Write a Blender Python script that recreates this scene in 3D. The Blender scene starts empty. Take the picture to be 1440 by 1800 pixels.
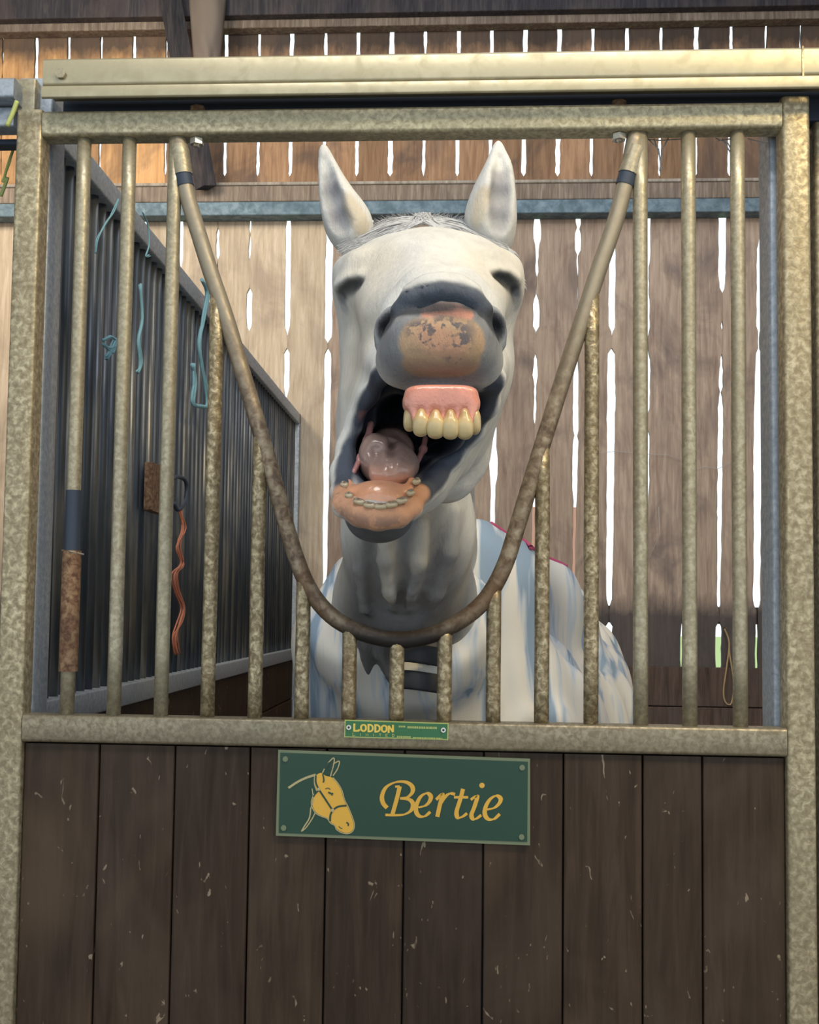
import bpy, math, random
import numpy as np
from mathutils import Vector, Euler, noise

random.seed(7)
rng = np.random.RandomState(7)
S = bpy.context.scene
COL = S.collection

# ------------------------------------------------------------------ camera
CAM = Vector((0.10149, -1.87117, 1.49548))
EUL = Euler((1.63327, -0.0132, 0.05781), 'XYZ')
FPX, PX0, PY0 = 2019.51, 693.73, 950.86
cd = bpy.data.cameras.new('camera')
cam = bpy.data.objects.new('camera', cd)
COL.objects.link(cam)
cam.location = CAM
cam.rotation_euler = EUL
cd.sensor_fit = 'HORIZONTAL'
cd.sensor_width = 36.0
cd.lens = FPX / 1440 * 36
cd.shift_x = (720 - PX0) / 1440
cd.shift_y = (PY0 - 900) / 1440
cd.clip_start = 0.02
S.camera = cam

# ------------------------------------------------------------------ light and exposure
S.view_settings.view_transform = 'Standard'
S.view_settings.look = 'None'
S.view_settings.exposure = 0.12
S.view_settings.gamma = 1.0
S.view_settings.use_curve_mapping = False
W = bpy.data.worlds.new('sky')
S.world = W
W.use_nodes = True
bg = W.node_tree.nodes['Background']
bg.inputs[0].default_value = (0.86, 0.94, 1.0, 1)
bg.inputs[1].default_value = 1.25


def area(name, loc, target, size, power, colour):
    l = bpy.data.lights.new(name, 'AREA')
    l.shape = 'RECTANGLE'
    l.size, l.size_y = size
    l.energy = power
    l.color = colour
    o = bpy.data.objects.new(name, l)
    COL.objects.link(o)
    o.location = loc
    d = Vector(target) - Vector(loc)
    o.rotation_euler = d.to_track_quat('-Z', 'Y').to_euler()
    return o


area('barn_lamp', (1.5, -1.5, 3.5), (0.5, 0, 2.2), (0.5, 0.25), 30, (1.0, 0.76, 0.40))
area('overhead_key', (0.2, -1.9, 4.6), (0.1, -0.2, 1.9), (2.0, 0.8), 74, (1.0, 0.975, 0.93))  # unseen area light added overhead to brighten the head and top edges
area('stall_fill', (0.6, 1.6, 4.4), (0.4, 2.6, 1.5), (1.4, 1.0), 14, (0.92, 0.96, 1.0))  # unseen fill light added to lift the stall interior
area('left_fill', (-2.0, 1.8, 3.9), (-1.2, 3.4, 2.6), (0.8, 0.5), 34, (1.0, 0.86, 0.66))  # unseen warm light added to brighten the left wall boards

# ------------------------------------------------------------------ helpers
R3 = EUL.to_matrix()


def at(px, py, Y):
    """world point seen at (px, py) lying in the plane y = Y"""
    d = R3 @ Vector(((px - PX0) / FPX, -(py - PY0) / FPX, -1.0))
    t = (Y - CAM.y) / d.y
    return CAM + d * t


def depth_scale(Y):
    return (Y - CAM.y) / FPX


def mesh(name, verts, faces, m=None, parent=None, smooth=False, loc=None):
    me = bpy.data.meshes.new(name)
    me.from_pydata([tuple(v) for v in verts], [], faces)
    me.update()
    if smooth:
        me.polygons.foreach_set('use_smooth', [True] * len(me.polygons))
    if m:
        me.materials.append(m)
    o = bpy.data.objects.new(name, me)
    COL.objects.link(o)
    if parent:
        o.parent = parent
    if loc:
        o.location = loc
    return o


def tag(o, label=None, cat=None, group=None, kind=None):
    if label: o['label'] = label
    if cat: o['category'] = cat
    if group: o['group'] = group
    if kind: o['kind'] = kind
    return o


def empty(name, loc=(0, 0, 0)):
    o = bpy.data.objects.new(name, None)
    o.empty_display_size = 0.05
    COL.objects.link(o)
    o.location = loc
    return o


def adopt(o, root):
    """parent while keeping world coordinates of a mesh written in world space"""
    w, p = Vector((0, 0, 0)), root
    while p is not None:
        w += p.location
        p = p.parent
    o.parent = root
    o.location = o.location - w
    return o


class MB:
    def __init__(s):
        s.v, s.f = [], []

    def add(s, v, f):
        n = len(s.v)
        s.v += [tuple(p) for p in v]
        s.f += [tuple(i + n for i in q) for q in f]
        return s

    def box(s, x0, x1, y0, y1, z0, z1, r=0.0, axis='z', seg=3):
        """box, its four long edges rounded with radius r, extruded along axis"""
        a = {'x': (1, 2, 0), 'y': (0, 2, 1), 'z': (0, 1, 2)}[axis]
        lo, hi = (x0, y0, z0), (x1, y1, z1)
        u0, u1, v0, v1, w0, w1 = lo[a[0]], hi[a[0]], lo[a[1]], hi[a[1]], lo[a[2]], hi[a[2]]
        prof = []
        if r <= 0:
            prof = [(u0, v0), (u1, v0), (u1, v1), (u0, v1)]
        else:
            for cu, cv, st in ((u1 - r, v0 + r, -90), (u1 - r, v1 - r, 0), (u0 + r, v1 - r, 90), (u0 + r, v0 + r, 180)):
                for k in range(seg + 1):
                    t = math.radians(st + 90 * k / seg)
                    prof.append((cu + r * math.cos(t), cv + r * math.sin(t)))
        n = len(prof)
        vs = []
        for w in (w0, w1):
            for (u, v) in prof:
                p = [0, 0, 0]
                p[a[0]], p[a[1]], p[a[2]] = u, v, w
                vs.append(p)
        fs = [(i, (i + 1) % n, n + (i + 1) % n, n + i) for i in range(n)] + [tuple(range(n))[::-1], tuple(range(n, 2 * n))]
        if a == (0, 2, 1):
            fs = [q[::-1] for q in fs]
        return s.add(vs, fs)

    def tube(s, path, radii, n=10, cap=True, flat=None):
        path = [Vector(p) for p in path]
        if not hasattr(radii, '__len__'): radii = [radii] * len(path)
        up = None
        vs = []
        for i, p in enumerate(path):
            t = (path[min(i + 1, len(path) - 1)] - path[max(i - 1, 0)]).normalized()
            if up is None:
                up = Vector((0, 1, 0)) if abs(t.y) < .9 else Vector((1, 0, 0))
            u = (up - t * up.dot(t)).normalized()
            w = t.cross(u)
            up = u
            fu, fw = flat or (1, 1)
            for k in range(n):
                a = 2 * math.pi * k / n
                vs.append(p + (u * math.cos(a) * fu + w * math.sin(a) * fw) * radii[i])
        fs = []
        for i in range(len(path) - 1):
            for k in range(n):
                fs.append((i * n + k, i * n + (k + 1) % n, (i + 1) * n + (k + 1) % n, (i + 1) * n + k))
        if cap:
            fs.append(tuple(range(n))[::-1])
            fs.append(tuple((len(path) - 1) * n + k for k in range(n)))
        return s.add(vs, fs)

    def build(s, name, m, parent=None, smooth=False, autosmooth=False):
        o = mesh(name, s.v, s.f, m, None, smooth)
        if parent: adopt(o, parent)
        if autosmooth:
            me = o.data
            me.polygons.foreach_set('use_smooth', [True] * len(me.polygons))
            try:
                me.set_sharp_from_angle(angle=math.radians(40))
            except Exception:
                pass
        return o


def spline(pts, k=6):
    pts = [Vector(p) for p in pts]
    out = []
    for i in range(len(pts) - 1):
        p0, p1, p2, p3 = pts[max(i - 1, 0)], pts[i], pts[i + 1], pts[min(i + 2, len(pts) - 1)]
        for j in range(k):
            t = j / k
            out.append(0.5 * ((2 * p1) + (p2 - p0) * t + (2 * p0 - 5 * p1 + 4 * p2 - p3) * t * t + (3 * p1 - p0 - 3 * p2 + p3) * t ** 3))
    out.append(pts[-1])
    return out


# ------------------------------------------------------------------ materials
def ramp(nt, src, stops, interp='LINEAR'):
    r = nt.nodes.new('ShaderNodeValToRGB')
    r.color_ramp.interpolation = interp
    el = r.color_ramp.elements
    while len(el) < len(stops): el.new(0.5)
    for e, (p, c) in zip(el, stops):
        e.position = p
        e.color = (*c, 1) if len(c) == 3 else c
    nt.links.new(src, r.inputs[0])
    return r.outputs[0]


def noise_tex(nt, scale, stretch=(1, 1, 1), detail=4, rough=0.6, dist=0.0, per_object=True):
    tc = nt.nodes.new('ShaderNodeTexCoord')
    mp = nt.nodes.new('ShaderNodeMapping')
    mp.inputs['Scale'].default_value = stretch
    nt.links.new(tc.outputs['Object'], mp.inputs['Vector'])
    if per_object:
        oi = nt.nodes.new('ShaderNodeObjectInfo')
        cx = nt.nodes.new('ShaderNodeCombineXYZ')
        mu = nt.nodes.new('ShaderNodeMath'); mu.operation = 'MULTIPLY'; mu.inputs[1].default_value = 37.0
        nt.links.new(oi.outputs['Random'], mu.inputs[0])
        nt.links.new(mu.outputs[0], cx.inputs[0]); nt.links.new(mu.outputs[0], cx.inputs[2])
        nt.links.new(cx.outputs[0], mp.inputs['Location'])
    n = nt.nodes.new('ShaderNodeTexNoise')
    n.inputs['Scale'].default_value = scale
    n.inputs['Detail'].default_value = detail
    n.inputs['Roughness'].default_value = rough
    n.inputs['Distortion'].default_value = dist
    nt.links.new(mp.outputs[0], n.inputs['Vector'])
    return n.outputs['Fac']


def mix(nt, fac, a, b, mode='MIX'):
    m = nt.nodes.new('ShaderNodeMix')
    m.data_type = 'RGBA'
    m.blend_type = mode
    m.clamp_factor = True
    for sock, val in ((m.inputs[0], fac), (m.inputs[6], a), (m.inputs[7], b)):
        if isinstance(val, (int, float)):
            sock.default_value = val
        elif isinstance(val, tuple):
            sock.default_value = (*val, 1)
        else:
            nt.links.new(val, sock)
    return m.outputs[2]


def mat(name, base=(0.5, 0.5, 0.5), rough=0.6, metal=0.0, build=None, spec=0.5, bump=None):
    m = bpy.data.materials.new(name)
    m.use_nodes = True
    nt = m.node_tree
    b = nt.nodes['Principled BSDF']
    b.inputs['Base Color'].default_value = (*base, 1)
    b.inputs['Roughness'].default_value = rough
    b.inputs['Metallic'].default_value = metal
    b.inputs['Specular IOR Level'].default_value = spec
    if build:
        c = build(nt, b)
        if c is not None: nt.links.new(c, b.inputs['Base Color'])
    if bump:
        src = bump[0](nt)
        bn = nt.nodes.new('ShaderNodeBump')
        bn.inputs['Strength'].default_value = bump[1]
        bn.inputs['Distance'].default_value = bump[2]
        nt.links.new(src, bn.inputs['Height'])
        nt.links.new(bn.outputs[0], b.inputs['Normal'])
    return m


def wood_mat(name, c_lo, c_mid, c_hi, vary=0.25, rough=0.8, stain=0.5, stain_col=(0.1, 0.08, 0.08), bump=0.3, dirt=None):
    def f(nt, b):
        g = noise_tex(nt, 6, (9, 9, 0.7), 6, 0.65, 0.6)
        c = ramp(nt, g, [(0.3, c_lo), (0.5, c_mid), (0.72, c_hi)])
        blot = noise_tex(nt, 3.2, (1.4, 1, 0.8), 4, 0.6, 0.8)
        bf = ramp(nt, blot, [(0.48, (0, 0, 0)), (0.68, (stain,) * 3)])
        c = mix(nt, bf, c, stain_col)
        if dirt:
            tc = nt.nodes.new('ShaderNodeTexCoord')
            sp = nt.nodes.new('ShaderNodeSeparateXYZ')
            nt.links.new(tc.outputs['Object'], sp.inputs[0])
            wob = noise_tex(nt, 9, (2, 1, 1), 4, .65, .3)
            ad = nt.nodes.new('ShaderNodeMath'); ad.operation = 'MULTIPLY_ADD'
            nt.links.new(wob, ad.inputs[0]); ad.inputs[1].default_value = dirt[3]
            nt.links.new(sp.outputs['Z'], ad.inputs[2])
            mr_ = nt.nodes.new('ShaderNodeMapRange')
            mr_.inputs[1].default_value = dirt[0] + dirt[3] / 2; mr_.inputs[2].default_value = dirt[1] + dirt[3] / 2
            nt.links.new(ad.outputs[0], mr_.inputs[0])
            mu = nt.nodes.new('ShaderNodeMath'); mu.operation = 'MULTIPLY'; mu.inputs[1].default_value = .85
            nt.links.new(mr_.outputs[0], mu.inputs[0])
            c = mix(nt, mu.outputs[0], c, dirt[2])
        oi = nt.nodes.new('ShaderNodeObjectInfo')
        hv = nt.nodes.new('ShaderNodeHueSaturation')
        mr = nt.nodes.new('ShaderNodeMapRange')
        mr.inputs[3].default_value = 1 - vary
        mr.inputs[4].default_value = 1 + vary
        nt.links.new(oi.outputs['Random'], mr.inputs[0])
        nt.links.new(mr.outputs[0], hv.inputs['Value'])
        nt.links.new(c, hv.inputs['Color'])
        return hv.outputs[0]
    return mat(name, rough=rough, build=f, spec=0.25, bump=(lambda nt: noise_tex(nt, 8, (12, 12, 1), 5, 0.7), bump, 0.004))


def door_wood():
    m = wood_mat('dark_door_board', (0.024, 0.014, 0.008), (0.038, 0.024, 0.015), (0.058, 0.039, 0.026), vary=0.15, rough=0.55, stain=0.55, stain_col=(0.066, 0.047, 0.034), bump=0.25)
    nt = m.node_tree
    b = nt.nodes['Principled BSDF']
    src = b.inputs['Base Color'].links[0].from_socket
    fl = noise_tex(nt, 55, (1, 1, .55), 2, .5, 1.2)
    c = mix(nt, ramp(nt, fl, [(.70, (0, 0, 0)), (.74, (.75,) * 3)]), src, (.30, .24, .17))
    rb = noise_tex(nt, 2.6, (1, 1, .7), 3, .55, .4)
    c = mix(nt, ramp(nt, rb, [(.56, (0, 0, 0)), (.70, (.45,) * 3)]), c, (.13, .085, .05))
    nt.links.new(c, b.inputs['Base Color'])
    return m


def metal_mat(name, c0, c1, c2, rough=0.42, metal=0.55, scale=90, bump=0.12, rust=0.0, stretch=(1, 1, 1)):
    def f(nt, b):
        n = noise_tex(nt, scale, stretch, 3, 0.6, 0.4)
        c = ramp(nt, n, [(0.36, c0), (0.5, c1), (0.64, c2)])
        big = noise_tex(nt, 5, (1, 1, 1), 4, 0.6, 0.3)
        c = mix(nt, ramp(nt, big, [(0.4, (0, 0, 0)), (0.65, (0.45,) * 3)]), c, c0)
        if rust:
            rn = noise_tex(nt, 7, (1, 1, 1), 5, 0.7, 0.5)
            c = mix(nt, ramp(nt, rn, [(0.52, (0, 0, 0)), (0.66, (rust,) * 3)]), c, (0.16, 0.085, 0.04))
        nt.links.new(ramp(nt, n, [(0.3, (rough + 0.15,) * 3), (0.7, (rough - 0.08,) * 3)]), b.inputs['Roughness'])
        return c
    return mat(name, metal=metal, rough=rough, build=f, bump=(lambda nt: noise_tex(nt, scale, (1, 1, 1), 3, 0.6, 0.4), bump, 0.003))


M = {}
M['galv'] = metal_mat('galvanised_steel', (0.30, 0.27, 0.19), (0.38, 0.34, 0.24), (0.47, 0.43, 0.31), scale=110, bump=.08)
M['galv_rough'] = metal_mat('weathered_galvanised_steel', (0.25, 0.21, 0.13), (0.36, 0.31, 0.20), (0.55, 0.48, 0.32), scale=95, bump=0.2, rust=0.15)
M['galv_blue'] = metal_mat('dull_galvanised_steel', (0.30, 0.35, 0.41), (0.37, 0.42, 0.48), (0.44, 0.49, 0.55), rough=0.5)
M['yoke'] = metal_mat('rubbed_steel', (0.14, 0.10, 0.07), (0.26, 0.20, 0.14), (0.38, 0.32, 0.23), rough=0.52, rust=0.6, scale=60)
def yoke_mat():
    m = M['yoke']
    nt = m.node_tree
    b = nt.nodes['Principled BSDF']
    src = b.inputs['Base Color'].links[0].from_socket
    tc = nt.nodes.new('ShaderNodeTexCoord'); sp = nt.nodes.new('ShaderNodeSeparateXYZ')
    nt.links.new(tc.outputs['Object'], sp.inputs[0])
    def band(z0, z1):
        r = nt.nodes.new('ShaderNodeMapRange'); r.inputs[1].default_value = z0; r.inputs[2].default_value = z1
        nt.links.new(sp.outputs['Z'], r.inputs[0])
        return r.outputs[0]
    c = mix(nt, band(1.80, 2.02), src, (.32, .28, .21))       # bare steel high up
    c = mix(nt, band(1.485, 1.455), c, (.035, .032, .03))      # rubbed black where the neck rests
    nt.links.new(c, b.inputs['Base Color'])


yoke_mat()
M['track'] = metal_mat('track_steel', (0.38, 0.345, 0.235), (0.44, 0.40, 0.275), (0.50, 0.45, 0.31), scale=30, bump=0.05, rough=0.4)
M['galv_mottle'] = metal_mat('mottled_galvanised_steel', (0.19, 0.15, 0.085), (0.33, 0.27, 0.165), (0.58, 0.50, 0.33), scale=100, bump=0.5, rust=0.3)
M['galv_lit'] = metal_mat('lit_galvanised_steel', (0.32, 0.29, 0.20), (0.45, 0.41, 0.28), (0.60, 0.55, 0.37), scale=110, bump=.15)  # lighter copy for the top rail, light on it put into the colour
M['galv_shaded'] = metal_mat('shaded_galvanised_steel', (0.20, 0.17, 0.115), (0.26, 0.225, 0.155), (0.33, 0.29, 0.20), scale=110, bump=.08)  # darker copy for the middle rail, dimmer light put into the colour
M['dark_steel'] = mat('dark_steel', (0.03, 0.045, 0.075), 0.6, 0.1)
M['rust'] = metal_mat('rusted_steel', (0.10, 0.05, 0.03), (0.2, 0.11, 0.06), (0.3, 0.2, 0.11), rough=0.7, metal=0.2)
M['bolt'] = mat('bright_bolt', (0.7, 0.68, 0.6), 0.3, 0.9)
M['door_wood'] = door_wood()
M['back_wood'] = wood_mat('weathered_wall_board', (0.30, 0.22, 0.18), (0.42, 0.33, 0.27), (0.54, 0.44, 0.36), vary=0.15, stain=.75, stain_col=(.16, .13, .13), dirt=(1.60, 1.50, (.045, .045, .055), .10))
M['pale_lit_wood'] = wood_mat('lit_wall_board', (0.44, 0.35, 0.26), (0.57, 0.48, 0.37), (0.70, 0.61, 0.50), vary=0.10, stain=0.6, stain_col=(0.30, 0.24, 0.20), dirt=(1.60, 1.50, (.06, .055, .06), .10))  # left boards' copy, stronger light on that side put into the colour
M['upper_wood'] = wood_mat('upper_wall_board', (0.22, 0.13, 0.08), (0.34, 0.21, 0.13), (0.44, 0.29, 0.18), vary=0.25, stain=0.7, dirt=(4.16, 4.24, (.05, .045, .045), .14))
M['orange_lit_wood'] = wood_mat('lit_upper_board', (0.45, 0.25, 0.11), (0.62, 0.37, 0.18), (0.75, 0.48, 0.25), vary=0.15, stain=0.6, dirt=(4.16, 4.24, (.07, .06, .06), .14))  # upper boards' left copy, light falling there put into the colour
M['dark_wood'] = wood_mat('dark_kick_board', (0.05, 0.035, 0.03), (0.09, 0.065, 0.055), (0.14, 0.10, 0.085), vary=0.2)
M['ledge_wood'] = wood_mat('dusty_ledge_timber', (0.13, 0.10, 0.08), (0.22, 0.18, 0.15), (0.36, 0.31, 0.26), vary=0.1)
M['purlin'] = metal_mat('blue_grey_purlin', (0.10, 0.16, 0.21), (0.14, 0.22, 0.29), (0.20, 0.29, 0.36), metal=0.1, rough=0.6, scale=25)
M['part_bar'] = metal_mat('partition_bar_steel', (0.05, 0.065, 0.085), (0.10, 0.115, 0.135), (0.26, 0.255, 0.23), rough=0.4, metal=0.6, scale=14, bump=.0, stretch=(1, 1, .12))
M['concrete'] = mat('concrete_floor', (0.25, 0.23, 0.20), 0.9)
M['straw'] = mat('straw_bedding', (0.4, 0.3, 0.16), 0.9)
M['roof'] = mat('roof_sheet', (0.10, 0.11, 0.13), 0.8)
M['beam'] = wood_mat('dark_beam', (.02, .02, .028), (.04, .04, .05), (.08, .075, .08))  # near-black timber for the beam and brace
M['grass'] = mat('outside_grass', (0.42, 0.55, 0.20), 0.9)
M['pink_wall'] = mat('pink_brickwork', (0.75, 0.38, 0.30), 0.9)
M['twine_blue'] = mat('blue_twine', (0.20, 0.40, 0.48), 0.9)
M['twine_orange'] = mat('orange_twine', (0.55, 0.20, 0.12), 0.8)
M['twine_straw'] = mat('straw_twine', (0.45, 0.33, 0.18), 0.8)
M['green_straw'] = mat('green_straw', (0.42, 0.48, 0.16), 0.7)
M['web'] = mat('dusty_cobweb', (0.20, 0.17, 0.15), 0.95)
M['sign_green'] = mat('sign_green', (0.012, 0.055, 0.034), 0.4)
M['sign_edge'] = mat('sign_edge', (0.16, 0.20, 0.12), 0.45)
M['sign_yellow'] = mat('sign_yellow', (0.72, 0.42, 0.055), 0.4)
M['sign_cream'] = mat('sign_cream', (0.42, 0.38, 0.20), 0.4)
M['plate_green'] = mat('plate_green', (0.03, 0.16, 0.06), 0.35)
M['plate_lime'] = mat('plate_lime', (0.42, 0.50, 0.16), 0.4)
M['plate_gold'] = mat('plate_gold', (0.80, 0.60, 0.10), 0.35)

# ================================================================== SETTING
YB = 3.50                                                     # inner face of the back wall
groundo = MB().box(-14, 14, -8, 3.6, -0.12, 0.0).build('floor', M['concrete'])
tag(groundo, kind='structure')
out = MB().box(-60, 60, 3.7, 90, -0.25, -0.05).build('ground', M['grass'])
tag(out, kind='structure')
roof = MB().add([(-14, -1.2, 5.6), (14, -1.2, 5.6), (14, 4.1, 4.62), (-14, 4.1, 4.62), (-14, -1.2, 5.66), (14, -1.2, 5.66), (14, 4.1, 4.68), (-14, 4.1, 4.68)],
                [(0, 1, 2, 3), (7, 6, 5, 4), (0, 4, 5, 1), (3, 2, 6, 7), (0, 3, 7, 4), (1, 5, 6, 2)])
roof.box(-14, 14, -7, -1.2, 5.6, 5.66)
tag(roof.build('ceiling', M['roof']), kind='structure')

wall = empty('wall_back', (0, YB, 0))
tag(wall, kind='structure')


def wavy_board(root, m, xl, xr, zs, thick=0.02, Y=YB):
    """one upright board: xl/xr are its left/right edges at heights zs"""
    n = len(zs)
    v = []
    for y in (Y, Y + thick):
        for i in range(n):
            v.append((xl[i], y, zs[i])); v.append((xr[i], y, zs[i]))
    f = []
    N = 2 * n
    for i in range(n - 1):
        a = 2 * i
        f.append((a, a + 1, a + 3, a + 2))
        f.append((N + a, N + a + 2, N + a + 3, N + a + 1))
        f.append((a, a + 2, N + a + 2, N + a))
        f.append((a + 1, N + a + 1, N + a + 3, a + 3))
    f.append((0, N, N + 1, 1)); f.append((N - 2, N - 1, 2 * N - 1, 2 * N - 2))
    o = mesh('board', v, f, m)
    return adopt(o, root)


# --- lower boards: gap centre (px at y=700), slope, and widths (py, px) read off the photograph
G = [
 (-190, .0, [(375, 3), (1170, 3)]),
 (-125, .0, [(375, 3), (1170, 3)]),
 (-60, .0, [(375, 3), (1170, 3)]),
 (-8, .0, [(375, 2), (1170, 2)]),
 (60, .0, [(375, 3), (700, 0), (1170, 3)]),
 (125, .0, [(375, 3), (1170, 3)]),
 (190, .0, [(375, 4), (1170, 3)]),
 (255, .0, [(375, 4), (1170, 3)]),
 (316, -.006, [(375, 2), (392, 7), (452, 7), (470, 1), (800, 4), (1170, 3)]),
 (381, -.006, [(375, 1), (405, 1), (408, 5), (414, 5), (416, 1), (425, 5), (452, 6), (456, 0), (470, -2), (700, -1), (1170, 2)]),
 (436, -.012, [(375, 0), (392, 2), (398, 5), (404, 0), (412, 1), (440, 4), (446, 5), (450, 0), (505, 0), (514, 9), (570, 9), (582, 0), (720, 2), (1170, 2)]),
 (503, -.012, [(375, 2), (384, 3), (394, 9), (430, 8), (515, 9), (575, 8), (586, 0), (612, 0), (620, 9), (680, 9), (694, 4), (700, 0), (850, 3), (1170, 4)]),
 (575, -.014, [(375, 1), (385, 8), (440, 12), (560, 12), (592, 12), (600, 1), (617, 0), (622, 11), (760, 11), (860, 9), (1000, 7), (1045, 4), (1060, 0), (1170, 2)]),
 (648, -.012, [(375, 1), (382, 8), (394, 8), (398, 1), (1170, 2)]),
 (722, -.01, [(375, 0), (1170, 2)]),
 (797, -.01, [(375, 0), (1170, 2)]),
 (869, -.012, [(375, 0), (600, 4), (700, 9), (780, 7), (812, 14), (830, 13), (858, 6), (900, 7), (940, 6), (1000, 5), (1060, 2), (1170, 2)]),
 (941, -.013, [(376, 2), (382, 8), (400, 13), (425, 11), (432, 2), (438, 4), (454, 4), (460, 1), (466, 4), (480, 4), (486, 0), (522, 1), (527, 10), (578, 10), (583, 0), (626, 0), (630, 5), (634, 0), (642, 6), (660, 8), (664, 2), (670, 5), (676, 1), (690, 4), (700, 1), (712, 4), (735, 3), (742, 0), (860, 0), (880, 3), (930, 4), (1000, 5), (1060, 4), (1070, 1), (1170, 1)]),
 (1013, -.012, [(376, 3), (380, 8), (396, 8), (400, 3), (404, 10), (440, 9), (448, 1), (470, 2), (482, 1), (490, 0), (510, 1), (626, 1), (636, 4), (660, 8), (755, 9), (763, 3), (770, 9), (860, 8), (880, 4), (1000, 4), (1045, 4), (1060, 1), (1170, 1)]),
 (1075, -.010, [(376, 0), (420, 2), (430, 9), (500, 11), (575, 11), (582, 2), (586, 0), (614, 0), (620, 12), (700, 14), (840, 12), (1000, 11), (1058, 8), (1066, 0), (1094, 1), (1100, 11), (1165, 11), (1171, 9)]),
 (1138, -.008, [(376, 7), (455, 8), (463, 2), (490, 1), (498, 4), (510, 2), (528, 7), (580, 7), (585, 0), (620, 2), (626, 9), (715, 10), (725, 1), (755, 1), (763, 9), (860, 9), (900, 6), (1055, 5), (1062, 1), (1171, 2)]),
 (1201, -.006, [(376, -1), (1060, 0), (1100, 1), (1118, 3), (1165, 3), (1171, 1)]),
 (1268, -.010, [(371, 10), (380, 13), (480, 13), (506, 8), (512, 0), (570, 1), (575, 5), (580, 0), (624, 0), (630, 4), (635, 0), (645, 6), (684, 7), (688, 1), (697, 5), (702, 3), (710, 9), (820, 9), (960, 7), (1066, 5), (1072, 1), (1094, 0), (1102, 10), (1168, 10), (1172, 8)]),
 (1334, -.008, [(376, 2), (388, 1), (420, 2), (428, 4), (436, 8), (575, 9), (584, 2), (612, 2), (620, 9), (700, 13), (740, 14), (800, 16), (900, 13), (1010, 12), (1060, 14), (1070, 3), (1171, 4)]),
 (1400, -.006, [(376, 6), (700, 8), (1171, 6)]),
 (1466, -.006, [(376, 6), (700, 8), (1171, 6)]),
 (1532, -.006, [(376, 6), (700, 8), (1171, 6)]),
 (1600, -.006, [(376, 6), (1171, 6)]),
 (1660, -.006, [(376, 6), (1171, 6)]),
]
ys = np.linspace(352, 1188, 88)
prev = None
nz = lambda a, b: noise.noise(Vector((a, b, 3.3)))
for gi, (gx, sl, ws) in enumerate(G):
    w = np.interp(ys, [a for a, b in ws], [b for a, b in ws])
    j1 = np.array([nz(gi * 7.1, y * 0.035) + .5 * nz(gi * 3.7 + 50, y * .16) for y in ys])
    c = gx + sl * (ys - 700) + 1.0 * j1
    w = np.where(w > 1, np.maximum(w + 1.4 + 1.2 * np.array([nz(gi * 9.7 + 9, y * 0.11) for y in ys]), .8), w)
    L = c - w / 2; Rr = c + w / 2
    if prev is not None:
        pl = [at(x, y, YB) for x, y in zip(prev, ys)]
        pr = [at(x, y, YB) for x, y in zip(L, ys)]
        zs = [(a.z + b.z) / 2 for a, b in zip(pl, pr)]
        m = M['pale_lit_wood'] if gx < 600 else M['back_wood']
        wavy_board(wall, m, [p.x for p in pl], [p.x for p in pr], zs)
    prev = Rr
# --- upper boards
ux = [-230, -171, -112, -53, 5, 64, 121, 178, 236, 293, 345, 398, 456, 513, 573, 630, 689, 748, 807, 865, 924, 984, 1043, 1103, 1163, 1225, 1286, 1347, 1408, 1469, 1530, 1590, 1650]
uw = [4, 4, 2, 2, 2, 7, 5, 4, 6, 4, 0, 7, 6, 8, 6, 7, 9, 5, 6, 6, 8, 8, 6, 7, 5, 9, 7, 5, 3, 6, 6, 6, 6]
ys = np.linspace(-60, 352, 60)
prev = None
for gi, (gx, gw) in enumerate(zip(ux, uw)):
    c = gx - 0.014 * (ys - 65) + 0.8 * np.array([nz(gi * 5.3, y * .05) for y in ys])
    w = gw + 2.2 * np.array([nz(gi * 2.9 + 20, y * 0.05) + .8 * nz(gi * 8.3, y * .16) for y in ys])
    w = np.where((ys < 28) | (ys > 308), 0.0, np.maximum(w, 0 if gw < 6 else 2))
    L = c - w / 2; Rr = c + w / 2
    if prev is not None:
        pl = [at(x, y, YB) for x, y in zip(prev, ys)]
        pr = [at(x, y, YB) for x, y in zip(L, ys)]
        zs = [(a.z + b.z) / 2 for a, b in zip(pl, pr)]
        wavy_board(wall, M['orange_lit_wood'] if gx < 330 else M['upper_wood'], [p.x for p in pl], [p.x for p in pr], zs)
    prev = Rr
zU = at(720, -50, YB).z
MB().box(-2.6, 2.6, YB, YB + 0.03, zU - 0.05, 4.72).build('header_board', M['dark_wood'], wall)

xa, xb = -2.5, 2.5
# kick boards across the bottom
zk = at(1200, 1172, YB).z
for i in range(7):
    z1 = zk - i * 0.182
    MB().box(xa, xb, YB - 0.03, YB - 0.002, max(z1 - 0.178, 0.0), z1, 0.004, 'x', 2).build('kick_board', M['dark_wood'], wall)
MB().box(xa, xb, YB + .001, YB + .03, 0, zk - .01).build('backing_board', M['dark_wood'], wall)
# dark sill board behind the gaps' lower ends
zd0, zd1 = at(1200, 1096, YB).z, at(1200, 1066, YB).z
MB().box(xa, xb, YB + 0.022, YB + 0.06, zd0, zd1, 0.003, 'x', 2).build('cross_batten', M['dark_wood'], wall)

# horizontal rails on the wall
def rail_at(name, y0, y1, m, dY, th, cat=None, label=None):
    z0, z1 = at(720, y1, YB - dY).z, at(720, y0, YB - dY).z
    o = MB().box(xa, xb, YB - dY, YB - dY + th, z0, z1, 0.006, 'x', 3).build(name, m)
    return tag(o, kind='structure')


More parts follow.
